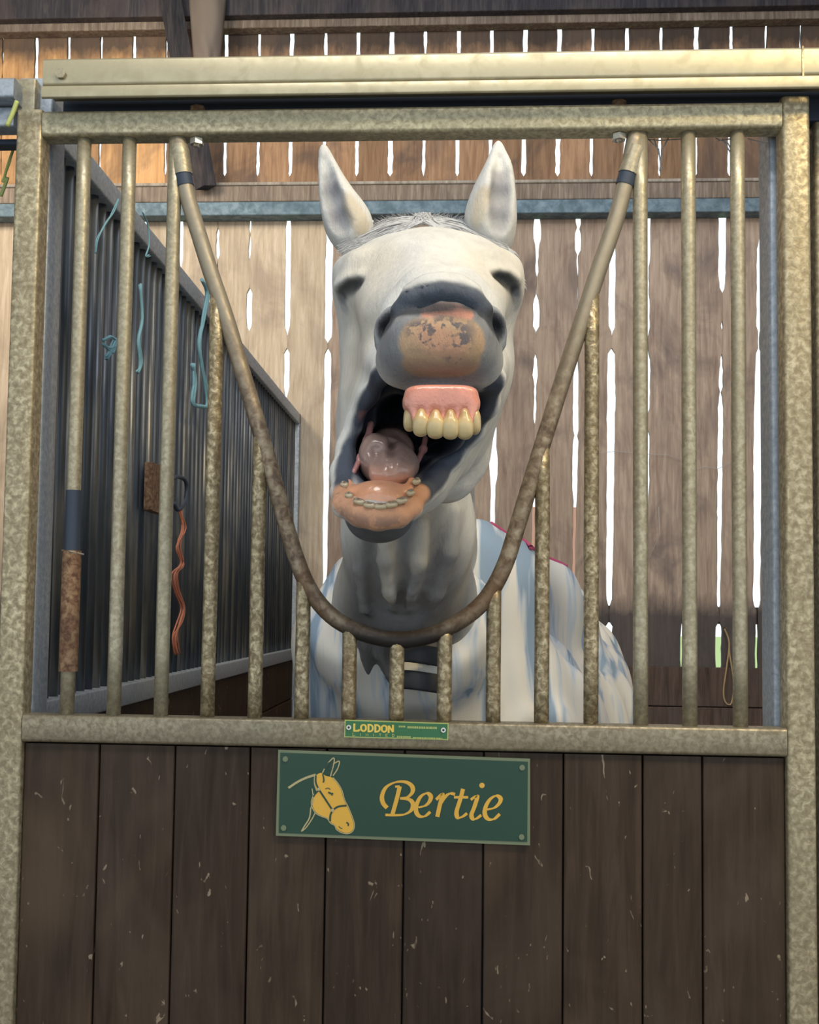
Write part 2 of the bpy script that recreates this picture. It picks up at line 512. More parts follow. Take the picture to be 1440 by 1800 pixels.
rail_at('trim_1', 322, 352, M['ledge_wood'], 0.07, 0.07)
pr = rail_at('trim_2', 352, 376, M['purlin'], 0.09, 0.09)
rail_at('trim_3', 24, 44, M['ledge_wood'], 0.07, 0.07)
rail_at('trim_4', -70, 21, M['beam'], 0.12, 0.12)
M['pale_edge'] = wood_mat('pale_dusty_edge', (.30, .26, .22), (.46, .42, .37), (.62, .58, .52))
rail_at('trim_5', 317, 323, M['pale_edge'], 0.08, 0.08)

# left and right ends of the building
for nm, x0 in (('wall_left', -2.56), ('wall_right', 2.33)):
    w_ = empty(nm, (x0, 1.8, 0)); tag(w_, kind='structure')
    for i in range(21):
        y0 = 0.05 + i * 0.166
        MB().box(x0, x0 + 0.03, y0, y0 + 0.16, 0, 4.9, 0.003, 'z', 1).build('board', M['back_wood'], w_)

# outside: low pink brick wall some way off
pb = MB().box(0.6, 1.38, 11.0, 11.25, -0.05, 2.7, 0.01, 'x', 2).build('brick_shed_wall', M['pink_wall'])
tag(pb, kind='structure')

# roof brace and the cobwebbed sheet behind it
a0, a1 = at(288, -60, 3.34), at(362, 330, 3.38)
br = MB().tube([a0, a1], 0.052, 4, flat=(.7, 1)).build('roof_brace', M['beam'])
tag(br, 'dark timber brace leaning down behind the track at upper left', 'beam', kind='thing')
pts = []
nx_, nz_ = 14, 10
for j in range(nz_ + 1):
    for i in range(nx_ + 1):
        u, v = i / nx_, j / nz_
        px = 332 + (398 - 332) * u + (-22 * v * u) + 10 * v
        py = -14 + 130 * v
        p = at(px, py, 3.365 + 0.02 * nz(u * 4, v * 3) - 0.05 * math.sin(u * 3.1))
        pts.append(p)
fs = [(j * (nx_ + 1) + i, j * (nx_ + 1) + i + 1, (j + 1) * (nx_ + 1) + i + 1, (j + 1) * (nx_ + 1) + i) for j in range(nz_) for i in range(nx_)]
wb = mesh('dusty_sheet', pts, fs, M['web'], smooth=True)
sm = wb.modifiers.new('thick', 'SOLIDIFY'); sm.thickness = 0.004
tag(wb, 'dusty brown sheet sagging beside the dark roof brace', 'sheet')

# ================================================================== DOOR POSTS AND TRACK
pxl = at(33, 160, 0.055).x
pl = empty('door_post', (pxl + 0.03, 0.08, 0))
tag(pl, 'steel post at the left of the stable door', 'post')
MB().box(pxl, pxl + 0.062, 0.055, 0.125, 0, at(50, 138, .055).z, 0.006).build('post_tube', M['galv_blue'], pl, autosmooth=True)
MB().box(pxl - .002, pxl + 0.04, 0.03, 0.056, at(50, 196, .03).z, at(50, 139, .03).z, 0.004).build('cap_plate', M['galv'], pl, autosmooth=True)
pr_ = empty('door_post', (0.65, 0.08, 0))
tag(pr_, 'steel post at the right of the stable door', 'post')
MB().box(0.612, 0.68, 0.055, 0.125, 0, 2.33, 0.006).build('post_tube', M['galv_blue'], pr_, autosmooth=True)
MB().box(0.69, 0.78, 0.06, 0.11, 0, 2.36, 0.006).build('side_channel', M['galv_rough'], pr_, autosmooth=True)

tz0, tz1 = at(700, 165, -0.035).z, at(700, 92.5, -0.035).z
tk = empty('door_track', (0, 0, tz0))
tag(tk, 'long pale steel sliding track above the stable door', 'track')
xl_ = at(75, 135, -0.035).x
h = tz1 - tz0
zg = tz0 + h * 0.29
MB().box(xl_, 2.2, -0.035, 0.03, zg + 0.002, tz1, 0.006, 'x').build('track_box', M['track'], tk, autosmooth=True)
MB().box(xl_, 2.2, -0.038, -0.031, tz0, zg + 0.001, 0.003, 'x').build('track_lip', M['track'], tk, autosmooth=True)
MB().box(xl_ + .004, 2.2, 0.055, 0.10, tz0 - 0.014, tz1 - 0.02, 0.003, 'x').build('backing_channel', M['dark_steel'], tk)
c = at(108, 131, -0.036)
MB().tube([c, c + Vector((0, -0.006, 0))], 0.009, 6).build('bolt_head', M['galv'], tk)
c = at(1412, 120, -0.036)
MB().box(c.x - .0015, c.x + .0015, -.0365, -.034, zg, tz1).build('seam', M['galv_rough'], tk)

# neighbouring door gear at far left
nb = empty('neighbouring_track', (-1.2, 0, 2.3))
tag(nb, 'grey end of the next stable track at the left edge', 'track')
z0, z1 = at(14, 176, 0).z, at(14, 140, 0).z
MB().box(-1.6, at(28, 150, 0).x, -0.01, 0.06, z0, z1, 0.006, 'x').build('track_box', M['galv_blue'], nb, autosmooth=True)
z0b = at(14, 222, 0.02).z
MB().box(-1.6, at(24, 200, .02).x, 0.02, 0.06, z0b, z0 - 0.002, 0.004, 'x').build('track_lip', M['galv_blue'], nb, autosmooth=True)
MB().box(-1.6, at(24, 230, .05).x, 0.07, 0.10, at(14, 246, .05).z, z0b, 0.004, 'x').build('backing_channel', M['dark_steel'], nb)

# ================================================================== STABLE DOOR
ZB, ZT, HX, TW = 1.32, 2.29956, 0.62, 0.045
door = empty('stable_door', (0, 0.02, 0.05))
tag(door, 'steel framed stable door with upright bars and dark brown boards', 'door', kind='thing')
MB().box(-HX - TW, -HX, 0, TW, 0.05, ZT + TW + 0.0, 0.006).build('stile', M['galv_rough'], door, autosmooth=True)
MB().box(HX, HX + TW, 0, TW, 0.05, ZT + TW + 0.006, 0.006).build('stile', M['galv_rough'], door, autosmooth=True)
MB().box(-HX, HX, 0.001, TW, ZT, ZT + TW - 0.002, 0.006, 'x').build('top_rail', M['galv_lit'], door, autosmooth=True)
MB().box(-HX, HX, 0.001, TW, ZB - TW, ZB, 0.006, 'x').build('middle_rail', M['galv_shaded'], door, autosmooth=True)
MB().box(-HX, HX, 0.001, TW, 0.05, 0.05 + TW, 0.006, 'x').build('bottom_rail', M['galv'], door, autosmooth=True)
# lower boards
be = [39, 175, 308, 440, 575, 712, 851, 991, 1130, 1235, 1384]
bx = [at(x, 1312, 0.012).x for x in be]
bx[0], bx[-1] = -HX, HX
for i in range(10):
    MB().box(bx[i] + 0.0012, bx[i + 1] - 0.0012, 0.012 + 0.001 * rng.rand(), 0.035, 0.05 + TW, ZB - TW - 0.003, 0.003).build('door_board', M['door_wood'], door, autosmooth=True)
MB().box(-HX, HX, 0.036, 0.040, 0.05 + TW, ZB - TW).build('backing_sheet', M['dark_steel'], door)

# yoke (the dipped rail the horse puts its head over)
YY = 0.022
yk_px = [(314, 252), (321, 300), (331, 350), (349, 410), (371, 480), (398, 560), (425, 650), (452, 740), (478, 830), (502, 920), (524, 990), (548, 1042), (582, 1082), (625, 1108), (668, 1121), (706, 1125), (748, 1119), (790, 1103), (832, 1075), (862, 1042), (888, 992), (908, 930), (934, 845), (962, 755), (992, 660), (1024, 562), (1054, 470), (1080, 395), (1100, 320), (1118, 262)]
yk = [at(x, y, YY) for x, y in yk_px]
yk[0].z = ZT; yk[-1].z = ZT
yko = MB().tube(spline(yk, 4), 0.0138, 12).build('yoke', M['yoke'], door, smooth=True)
# sleeves near the top of both legs
for (a_, b_, c_) in (((315, 258), (322, 308), (326, 328)), ((1119, 260), (1104, 306), (1098, 326))):
    MB().tube([at(*a_, YY), at(*b_, YY)], 0.0165, 12).build('yoke_socket', M['galv'], door, autosmooth=True)
    MB().tube([at(*b_, YY), at(*c_, YY)], 0.0152, 12).build('socket_gap', M['dark_steel'], door, autosmooth=True)


def yoke_z(x):
    best = None
    P = spline(yk, 6)
    zz = [p.z + (q.z - p.z) * (x - p.x) / (q.x - p.x) for p, q in zip(P, P[1:]) if (p.x - x) * (q.x - x) <= 0 and p.x != q.x]
    return min(zz) if zz else ZT


bars_bot = [118, 200, 283, 365, 448, 530, 613, 697, 781, 867, 952, 1039, 1126, 1213, 1302]
for i, b in enumerate(bars_bot):
    x = at(b, 1245, YY).x
    top = yoke_z(x) if 3 <= i <= 11 else ZT
    n = 9
    path = [(x + 0.0006 * nz(i, k), YY, ZB + (top - ZB) * k / n) for k in range(n + 1)]
    MB().tube(path, 0.0122, 12).build('bar', M['galv_mottle'] if 3 <= i <= 11 else M['galv'], door, smooth=True)
# sliding bolt sleeve on the first bar
x0 = at(bars_bot[0], 1245, YY).x
za, zb_, zc = at(123, 1180, YY).z, at(123, 968, YY).z, at(123, 862, YY).z
MB().tube([(x0, YY, za), (x0, YY, zb_)], 0.0158, 14).build('bolt_sleeve', M['rust'], door, autosmooth=True)
MB().tube([(x0, YY, zb_), (x0, YY, zc)], 0.0128, 14).build('bolt_rod', M['dark_steel'], door, autosmooth=True)
MB().tube([(x0 - .017, YY, zb_), (x0 + .003, YY - .018, zb_ - .002), (x0 + .02, YY, zb_ - .006)], 0.0015, 6).build('wire_tie', M['bolt'], door)
c = at(143, 339, YY - .011)
MB().tube([c, c + Vector((0, .004, 0))], 0.003, 8).build('bolt_hole', M['dark_steel'], door)
# hanger bolts through the top rail
for px in (347, 1088):
    c = at(px, 215, YY)
    MB().tube([(c.x, YY, ZT - 0.014), (c.x, YY, ZT + TW + 0.012)], 0.006, 8).build('hanger_bolt', M['bolt'], door, smooth=True)
    MB().tube([(c.x, YY, ZT - 0.011), (c.x, YY, ZT - 0.001)], 0.012, 6).build('nut', M['bolt'], door)
    MB().tube([(c.x, YY, ZT + TW), (c.x, YY, ZT + TW + .01)], 0.013, 6).build('nut', M['rust'], door)

# ================================================================== PARTITION
XP = -0.665
pa = empty('stall_partition', (XP, 1.8, 0))
tag(pa, 'dark barred partition running back from the left of the stable door', 'partition', kind='thing')
zpt = 2.425
MB().box(XP - .05, XP, 0.14, YB - .03, zpt - .05, zpt, .004, 'y').build('top_rail', M['galv_blue'], pa, autosmooth=True)
MB().box(XP - .05, XP + .004, 0.14, YB - .03, 1.275, 1.325, .004, 'y').build('bottom_rail', M['galv_blue'], pa, autosmooth=True)
MB().box(XP - .05, XP, 0.135, 0.18, 0, zpt, .004).build('end_post', M['galv_blue'], pa, autosmooth=True)
MB().box(XP - .05, XP, YB - .05, YB - .005, 0, zpt, .004).build('end_post', M['galv_blue'], pa, autosmooth=True)
bar_me = None
nb_ = 62
for i in range(nb_):
    y = 0.23 + (YB - .32) * i / (nb_ - 1)
    if bar_me is None:
        o = MB().tube([(XP - .025, y, 1.325), (XP - .025, y, zpt - .05)], 0.0105, 10).build('bar', M['part_bar'], pa, smooth=True)
        bar_me, y00 = o, y
    else:
        o = bar_me.copy(); COL.objects.link(o)
        o.location = bar_me.location + Vector((0, y - y00, 0))
for i in range(7):
    z1 = 1.272 - i * .18
    MB().box(XP - .04, XP - .012, .18, YB - .05, max(z1 - .176, 0.01), z1, .004, 'y', 2).build('board', M['door_wood'], pa)

# ================================================================== HORSE
def H(px, py, Y):
    return np.array(at(px, py, Y))


def rp(r, Y):
    return r * depth_scale(Y)


class Field:
    """signed distance samples on a rectilinear grid, built by smooth unions and cuts"""
    def __init__(s, xs, ys, zs):
        s.a = [np.asarray(t, dtype=np.float32) for t in (xs, ys, zs)]
        s.d = np.full([len(t) for t in s.a], 1.0, dtype=np.float32)

    def sub(s, lo, hi):
        sl, g = [], []
        for k in range(3):
            i0 = max(np.searchsorted(s.a[k], lo[k]) - 1, 0)
            i1 = min(np.searchsorted(s.a[k], hi[k]) + 1, len(s.a[k]))
            sl.append(slice(i0, i1)); g.append(s.a[k][i0:i1])
        return tuple(sl), (g[0][:, None, None], g[1][None, :, None], g[2][None, None, :])

    def op(s, prim, k=0.02, mode='add'):
        lo, hi, f = prim
        pad = 3 * k + 0.02
        sl, (X, Y, Z) = s.sub(lo - pad, hi + pad)
        if min(q.stop - q.start for q in sl) <= 0: return
        p = f(X, Y, Z).astype(np.float32)
        d = s.d[sl]
        if mode == 'add':
            h = np.maximum(k - np.abs(d - p), 0) / k
            s.d[sl] = np.minimum(d, p) - h * h * k * .25
        else:
            h = np.maximum(k - np.abs(d + p), 0) / k
            s.d[sl] = np.maximum(d, -p) + h * h * k * .25


def RC(a, ra, b, rb):
    """round cone: two world points and radii in metres"""
    a, b = np.asarray(a, float), np.asarray(b, float)
    ba = b - a
    L2 = max(ba @ ba, 1e-9)

    def f(X, Y, Z):
        t = ((X - a[0]) * ba[0] + (Y - a[1]) * ba[1] + (Z - a[2]) * ba[2]) / L2
        t = np.clip(t, 0, 1)
        r = ra + (rb - ra) * t
        return np.sqrt((X - a[0] - t * ba[0]) ** 2 + (Y - a[1] - t * ba[1]) ** 2 + (Z - a[2] - t * ba[2]) ** 2) - r
    R_ = max(ra, rb)
    return np.minimum(a, b) - R_, np.maximum(a, b) + R_, f


def EL(c, r, rot=(0, 0, 0), pw=2.0):
    """ellipsoid: centre, radii along x, y, z; rotated; pw > 2 squares it off"""
    c, r = np.asarray(c, float), np.asarray(r, float)
    Rm = np.array(Euler([math.radians(q) for q in rot], 'XYZ').to_matrix())

    def f(X, Y, Z):
        x, y, z = X - c[0], Y - c[1], Z - c[2]
        u = x * Rm[0, 0] + y * Rm[1, 0] + z * Rm[2, 0]
        v = x * Rm[0, 1] + y * Rm[1, 1] + z * Rm[2, 1]
        w = x * Rm[0, 2] + y * Rm[1, 2] + z * Rm[2, 2]
        if pw == 2.0:
            k0 = np.sqrt((u / r[0]) ** 2 + (v / r[1]) ** 2 + (w / r[2]) ** 2) + 1e-9
        else:
            k0 = (np.abs(u / r[0]) ** pw + np.abs(v / r[1]) ** pw + np.abs(w / r[2]) ** pw) ** (1 / pw) + 1e-9
        k1 = np.sqrt((u / r[0] ** 2) ** 2 + (v / r[1] ** 2) ** 2 + (w / r[2] ** 2) ** 2) + 1e-9
        return k0 * (k0 - 1.0) / k1 if pw == 2.0 else (k0 - 1.0) * min(r)
    e = np.sqrt(((Rm * r) ** 2).sum(1)) * (1.0 if pw == 2 else 1.25)
    return c - e, c + e, f


# image-guided versions: centre in (px, py, Y), radii in pixels across and up, metres in depth
def rc(a, ra, b, rb):
    return RC(H(*a), rp(ra, a[2]), H(*b), rp(rb, b[2]))


def el(c, rx, rz, ry, rot=(0, 0, 0), pw=2.0):
    return EL(H(*c), (rp(rx, c[2]), ry, rp(rz, c[2])), rot, pw)


def chain(pts):
    """list of (px, py, Y, r_px) -> list of round cones"""
    return [rc(p[:3], p[3], q[:3], q[3]) for p, q in zip(pts, pts[1:])]


def spline4(pts, k):
    A_ = [np.array(p, float) for p in pts]
    out = []
    for i in range(len(A_) - 1):
        p0, p1, p2, p3 = A_[max(i - 1, 0)], A_[i], A_[i + 1], A_[min(i + 2, len(A_) - 1)]
        for j in range(k):
            t = j / k
            out.append(.5 * ((2 * p1) + (p2 - p0) * t + (2 * p0 - 5 * p1 + 4 * p2 - p3) * t * t + (3 * p1 - p0 - 3 * p2 + p3) * t ** 3))
    return out + [A_[-1]]


def surface_nets(F, smooth=2):
    d = F.d
    xs, ys, zs = F.a
    s = d < 0
    nx, ny, nz_ = d.shape
    cnt = np.zeros((nx - 1, ny - 1, nz_ - 1), np.int8)
    offs = [(i, j, k) for i in (0, 1) for j in (0, 1) for k in (0, 1)]
    for (i, j, k) in offs:
        cnt += s[i:nx - 1 + i, j:ny - 1 + j, k:nz_ - 1 + k]
    act = (cnt > 0) & (cnt < 8)
    I, J, K = np.nonzero(act)
    n = len(I)
    ids = np.full(act.shape, -1, np.int32)
    ids[I, J, K] = np.arange(n)
    val = {o: d[I + o[0], J + o[1], K + o[2]] for o in offs}
    acc = np.zeros((n, 3)); c = np.zeros(n)
    px = {o: np.stack([xs[I + o[0]], ys[J + o[1]], zs[K + o[2]]], 1) for o in offs}
    for a in offs:
        for ax in range(3):
            if a[ax] == 0:
                b = list(a); b[ax] = 1; b = tuple(b)
                va, vb = val[a], val[b]
                m = (va < 0) != (vb < 0)
                t = np.where(m, va / np.where(m, va - vb, 1), 0)
                p = px[a] + (px[b] - px[a]) * t[:, None]
                acc += p * m[:, None]; c += m
    V = acc / c[:, None]
    quads = []
    for ax in range(3):
        a1, a2 = (ax + 1) % 3, (ax + 2) % 3
        sa = [slice(None)] * 3; sb = [slice(None)] * 3
        sa[ax] = slice(0, -1); sb[ax] = slice(1, None)
        m = s[tuple(sa)] != s[tuple(sb)]
        inside = s[tuple(sa)]
        for q in (a1, a2):
            cut = [slice(None)] * 3; cut[q] = slice(1, -1)
            m = m[tuple(cut)]; inside = inside[tuple(cut)]
        P = np.array(np.nonzero(m))
        ins = inside[tuple(P)]
        P[a1] += 1; P[a2] += 1

        def g(o1, o2):
            Q = P.copy(); Q[a1] -= o1; Q[a2] -= o2
            return ids[Q[0], Q[1], Q[2]]
        q = np.stack([g(1, 1), g(0, 1), g(0, 0), g(1, 0)], 1)
        q[~ins] = q[~ins][:, ::-1]
        quads.append(q)
    Q = np.concatenate(quads)
    Q = Q[(Q >= 0).all(1)]
    for _ in range(smooth):
        sm_ = np.zeros_like(V); cc = np.zeros(len(V))
        for k in range(4):
            a, b = Q[:, k], Q[:, (k + 1) % 4]
            for t in range(3):
                sm_[:, t] += np.bincount(a, V[b, t], len(V)) + np.bincount(b, V[a, t], len(V))
            cc += np.bincount(a, minlength=len(V)) + np.bincount(b, minlength=len(V))
        V = V + 0.5 * (sm_ / np.maximum(cc, 1)[:, None] - V)
    return V, Q


def np_mesh(name, V, Q, m, parent, colour=None, extra=None):
    me = bpy.data.meshes.new(name)
    me.vertices.add(len(V)); me.vertices.foreach_set('co', np.asarray(V, np.float32).ravel())
    me.loops.add(Q.size); me.loops.foreach_set('vertex_index', Q.ravel().astype(np.int32))
    me.polygons.add(len(Q))
    me.polygons.foreach_set('loop_start', np.arange(0, Q.size, 4, dtype=np.int32))
    me.update(calc_edges=True)
    me.polygons.foreach_set('use_smooth', np.ones(len(Q), bool))
    if colour is not None:
        at_ = me.color_attributes.new('Col', 'FLOAT_COLOR', 'POINT')
        at_.data.foreach_set('color', np.concatenate([colour, np.ones((len(V), 1))], 1).astype(np.float32).ravel())
    if extra is not None:
        e_ = me.attributes.new('Spot', 'FLOAT', 'POINT')
        e_.data.foreach_set('value', extra.astype(np.float32))
    me.materials.append(m)
    me.validate()
    o = bpy.data.objects.new(name, me)
    COL.objects.link(o)
    if parent: adopt(o, parent)
    return o


def grade(lo, hi, flo, fhi, fine, coarse):
    a = [np.arange(flo, fhi, fine)]
    x = flo; left = []
    st = fine
    while x > lo:
        st = min(st * 1.15, coarse); x -= st; left.append(x)
    x = a[0][-1]; right = []; st = fine
    while x < hi:
        st = min(st * 1.15, coarse); x += st; right.append(x)
    return np.concatenate([np.array(left[::-1]), a[0], np.array(right)])


def sdf_part(name, prims, m, parent, h=0.0025, k=0.006, smooth=1, colour=None):
    lo = np.min([q[0][0] for q in prims], 0) - .02
    hi = np.max([q[0][1] for q in prims], 0) + .02
    F = Field(*[np.arange(lo[i], hi[i], h) for i in range(3)])
    for q in prims:
        F.op(q[0], q[1] if len(q) > 1 else k, q[2] if len(q) > 2 else 'add')
    V, Q = surface_nets(F, smooth)
    return np_mesh(name, V, Q, m, parent, colour(V) if colour else None)


def sstep(a, b, x):
    t = np.clip((x - a) / (b - a), 0, 1)
    return t * t * (3 - 2 * t)


def dist_to(V, prims):
    return np.min([p[2](V[:, 0], V[:, 1], V[:, 2]) for p in prims], 0)


def vnoise(V, s, o=0.0):
    return np.array([noise.noise(Vector((x * s + o, y * s, z * s))) for x, y, z in V])


# ---- materials of the horse
def attr_mat(name, rough, spec=0.4, bump=None, spots=False, sss=0.0, coat=0.0):
    def f(nt, b):
        a = nt.nodes.new('ShaderNodeAttribute'); a.attribute_name = 'Col'
        c = a.outputs['Color']
        n = noise_tex(nt, 22, (1, 1, .6), 5, 0.7, 0.3, per_object=False)
        c = mix(nt, 1.0, c, ramp(nt, n, [(0.35, (0.86, 0.86, 0.86)), (0.65, (1.08, 1.07, 1.05))]), 'MULTIPLY')
        if spots:
            s_ = nt.nodes.new('ShaderNodeAttribute'); s_.attribute_name = 'Spot'
            nn = noise_tex(nt, 150, (1, 1, 1), 2, 0.5, 0.2, per_object=False)
            nb2 = noise_tex(nt, 30, (1, 1, 1), 2, 0.5, 0.3, per_object=False)
            ad = nt.nodes.new('ShaderNodeMath'); ad.operation = 'ADD'
            nt.links.new(nn, ad.inputs[0]); nt.links.new(nb2, ad.inputs[1])
            dv = nt.nodes.new('ShaderNodeMath'); dv.operation = 'MULTIPLY'; dv.inputs[1].default_value = .5
            nt.links.new(ad.outputs[0], dv.inputs[0])
            k = ramp(nt, dv.outputs[0], [(0.475, (0, 0, 0)), (0.52, (0.95,) * 3)])
            k = mix(nt, 1.0, k, s_.outputs['Color'], 'MULTIPLY')
            c = mix(nt, k, c, (0.13, 0.12, 0.13))
        b.inputs['Subsurface Weight'].default_value = sss
        b.inputs['Subsurface Scale'].default_value = 0.01
        b.inputs['Coat Weight'].default_value = coat
        b.inputs['Coat Roughness'].default_value = 0.15
        return c
    return mat(name, rough=rough, spec=spec, build=f, bump=bump)


M['coat'] = attr_mat('horse_coat', 0.72, 0.25, (lambda nt: noise_tex(nt, 170, (1, 1, .3), 5, 0.75, 0, per_object=False), 0.5, 0.005), spots=True)
M['mouth'] = attr_mat('wet_mouth', 0.3, 0.5, (lambda nt: noise_tex(nt, 70, (1, 1, 1), 3, 0.6, 0, per_object=False), 0.45, 0.004), coat=0.5)
M['tooth'] = attr_mat('tooth_enamel', 0.3, 0.5, coat=0.3)
M['hair'] = mat('white_hair', (0.58, 0.59, 0.60), 0.6)
M['hair_dark'] = mat('grey_hair', (0.30, 0.31, 0.33), 0.6)
M['eye'] = mat('dark_eye', (0.01, 0.01, 0.012), 0.15)

horse = empty('horse', (0.25, 1.2, 0.0))
tag(horse, 'white horse in a pale rug yawning widely over the stable door', 'horse')

# ---------------- the one continuous body
fx = (H(560, 900, -.3)[0], H(940, 900, -.3)[0])
xs = grade(-0.5, 0.85, fx[0], fx[1], 0.003, 0.02)
ysg = grade(-0.95, 2.9, -0.88, -0.12, 0.003, 0.025)
zsg = grade(-0.02, 2.25, 1.50, 2.17, 0.003, 0.025)
F = Field(xs, ysg, zsg)
body_prims = []


def A(p, k=0.03, mode='add'):
    F.op(p, k, mode)


# trunk, chest, quarters, legs (world metres)
B0 = np.array([0.10, 0.62, 1.22]); B1 = np.array([0.33, 1.95, 1.24])
trunk = [RC(B0, .25, (0.22, 1.25, 1.16), .30), RC((0.22, 1.25, 1.16), .31, B1, .30),
         RC((0.17, 0.85, 1.48), .10, (0.24, 1.4, 1.38), .12), RC((0.07, 0.42, 1.20), .17, B0, .24)]
for p in trunk: A(p, .08)
for sx in (-1, 1):
    fxp = 0.07 + sx * .13
    A(RC((fxp + .02, .55, 1.05), .13, (fxp, .55, .78), .075), .05)
    A(RC((fxp, .55, .78), .07, (fxp, .52, .50), .042), .03)
    A(RC((fxp, .52, .50), .045, (fxp, .53, .14), .030), .02)
    A(RC((fxp, .53, .14), .035, (fxp, .48, .07), .035), .02)
    A(RC((fxp, .47, .05), .050, (fxp, .46, .03), .058), .01)
    hx = 0.33 + sx * .14
    A(RC((hx, 2.0, 1.10), .20, (hx, 1.9, .80), .12), .06)
    A(RC((hx, 1.9, .80), .11, (hx, 2.20, .52), .055), .04)
    A(RC((hx, 2.20, .53), .05, (hx, 2.14, .15), .034), .02)
    A(RC((hx, 2.14, .15), .038, (hx, 2.09, .07), .036), .02)
    A(RC((hx, 2.08, .05), .050, (hx, 2.07, .03), .058), .01)

# neck: from throat down to the chest, and the crest up to the poll
neck = [rc((724, 790, -.06), 90, (718, 930, .04), 102), rc((718, 930, .04), 102, (712, 1060, .20), 112), rc((712, 1060, .20), 112, (702, 1190, .40), 150),
        RC(H(745, 530, -.12), .074, H(728, 720, .12), .095), RC(H(728, 720, .12), .10, (0.02, .66, 1.40), .13)]
for p in neck: A(p, .07)
# ---- skull
A(el((752, 500, -.34), 152, 66, .12, (2, 0, 0)), .04)
A(el((750, 474, -.30), 118, 40, .08), .03)
A(el((748, 446, -.20), 92, 38, .05), .01)
A(rc((757, 500, -.38), 84, (768, 590, -.64), 66), .05)
A(rc((672, 500, -.36), 62, (690, 560, -.48), 58), .04)
A(rc((835, 498, -.36), 62, (830, 560, -.48), 56), .04)
# brows and eyes
A(rc((592 + 18, 478, -.385), 22, (632, 470, -.42), 26), .025)
A(rc((912 - 18, 474, -.385), 22, (868, 466, -.42), 26), .025)
A(el((617, 508, -.40), 27, 30, .035), .02)
A(el((892, 503, -.40), 27, 30, .035), .02)
# cheeks
A(rc((655, 550, -.36), 52, (648, 690, -.40), 44), .04)
A(rc((848, 550, -.36), 52, (846, 660, -.37), 40), .04)
A(el((700, 640, -.30), 96, 140, .11), .04)
A(el((826, 640, -.28), 60, 130, .11), .04)
# jowls (the round plates of the jaw)
A(rc((822, 700, -.26), 50, (798, 796, -.24), 57), .035)
A(rc((798, 800, -.24), 54, (786, 836, -.24), 48), .03)
A(rc((660, 700, -.30), 56, (650, 780, -.34), 44), .03)
# lower jaw running forward to the chin
A(rc((735, 790, -.24), 78, (672, 868, -.56), 52), .035)
A(rc((690, 840, -.45), 66, (664, 890, -.60), 60), .03)

# upper jaw behind the muzzle
A(rc((766, 640, -.42), 84, (772, 645, -.66), 66), .04)
A(rc((774, 676, -.42), 60, (776, 676, -.70), 56), .03)
# stretched cheek skin: sheets from the lip corners back to the jaw, either side of the open mouth
for fr, bk, rf, rb in (
        ([(672, 655, -.66), (650, 702, -.60), (632, 742, -.575), (616, 785, -.575), (606, 828, -.60), (604, 866, -.635)],
         [(668, 620, -.36), (655, 680, -.34), (648, 725, -.34), (646, 765, -.34), (652, 800, -.36), (662, 830, -.40)], 12, 46),
        ([(870, 665, -.66), (854, 712, -.60), (828, 758, -.56), (794, 800, -.55), (762, 842, -.58), (740, 872, -.635)],
         [(852, 640, -.34), (838, 690, -.32), (820, 735, -.30), (800, 775, -.30), (775, 810, -.34), (740, 850, -.42)], 12, 44)):
    for p, q in zip(fr, bk): A(rc(p, rf, q, rb), .03)
    for p, q in zip(fr, fr[1:]): A(rc(p, rf, q, rf), .02)
# hollow of the mouth
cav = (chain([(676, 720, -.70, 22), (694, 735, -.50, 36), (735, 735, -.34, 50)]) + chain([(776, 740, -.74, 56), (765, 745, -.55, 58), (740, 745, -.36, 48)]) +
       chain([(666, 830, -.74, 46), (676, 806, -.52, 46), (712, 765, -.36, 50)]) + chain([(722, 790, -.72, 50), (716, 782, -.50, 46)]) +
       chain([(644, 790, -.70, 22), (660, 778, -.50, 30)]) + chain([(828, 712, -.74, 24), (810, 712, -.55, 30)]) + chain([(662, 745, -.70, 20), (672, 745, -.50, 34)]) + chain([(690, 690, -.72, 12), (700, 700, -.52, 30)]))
for p in cav: A(p, .010, 'cut')
# roof of the mouth carrying the upper gum
A(rc((776, 682, -.735), 40, (770, 668, -.45), 56), .012)
# lower lip: a thick spotted cushion curling round the front of the jaw
for pts in ([(596, 864, -.640, 12), (604, 890, -.660, 17), (632, 905, -.675, 18), (665, 911, -.679, 19), (700, 907, -.675, 18), (724, 892, -.660, 16), (738, 866, -.640, 10)],
            ):
    for p in chain(pts): A(p, .012)
A(el((668, 922, -.60), 44, 22, .055), .02)
for p in chain([(606, 862, -.675, 3), (616, 878, -.690, 4), (640, 892, -.700, 4), (668, 897, -.703, 4), (696, 893, -.700, 4), (720, 878, -.690, 4), (732, 860, -.675, 3)]): A(p, .005, 'cut')
A(el((668, 888, -.62), 52, 26, .05), .02)

# ---- muzzle: upper lip block
A(el((772, 613, -.735), 101, 65, .060, (4, 0, 0), 2.7), .015)
A(rc((706, 640, -.735), 38, (840, 640, -.735), 38), .02)
A(rc((700, 596, -.69), 26, (850, 594, -.69), 26), .02)
A(rc((708, 560, -.66), 42, (838, 556, -.66), 42), .03)
A(rc((730, 548, -.72), 30, (818, 546, -.72), 30), .015)
A(el((776, 560, -.705), 84, 32, .055), .008)
A(el((694, 578, -.70), 24, 30, .035), .006)
A(el((858, 576, -.70), 24, 30, .035), .006)
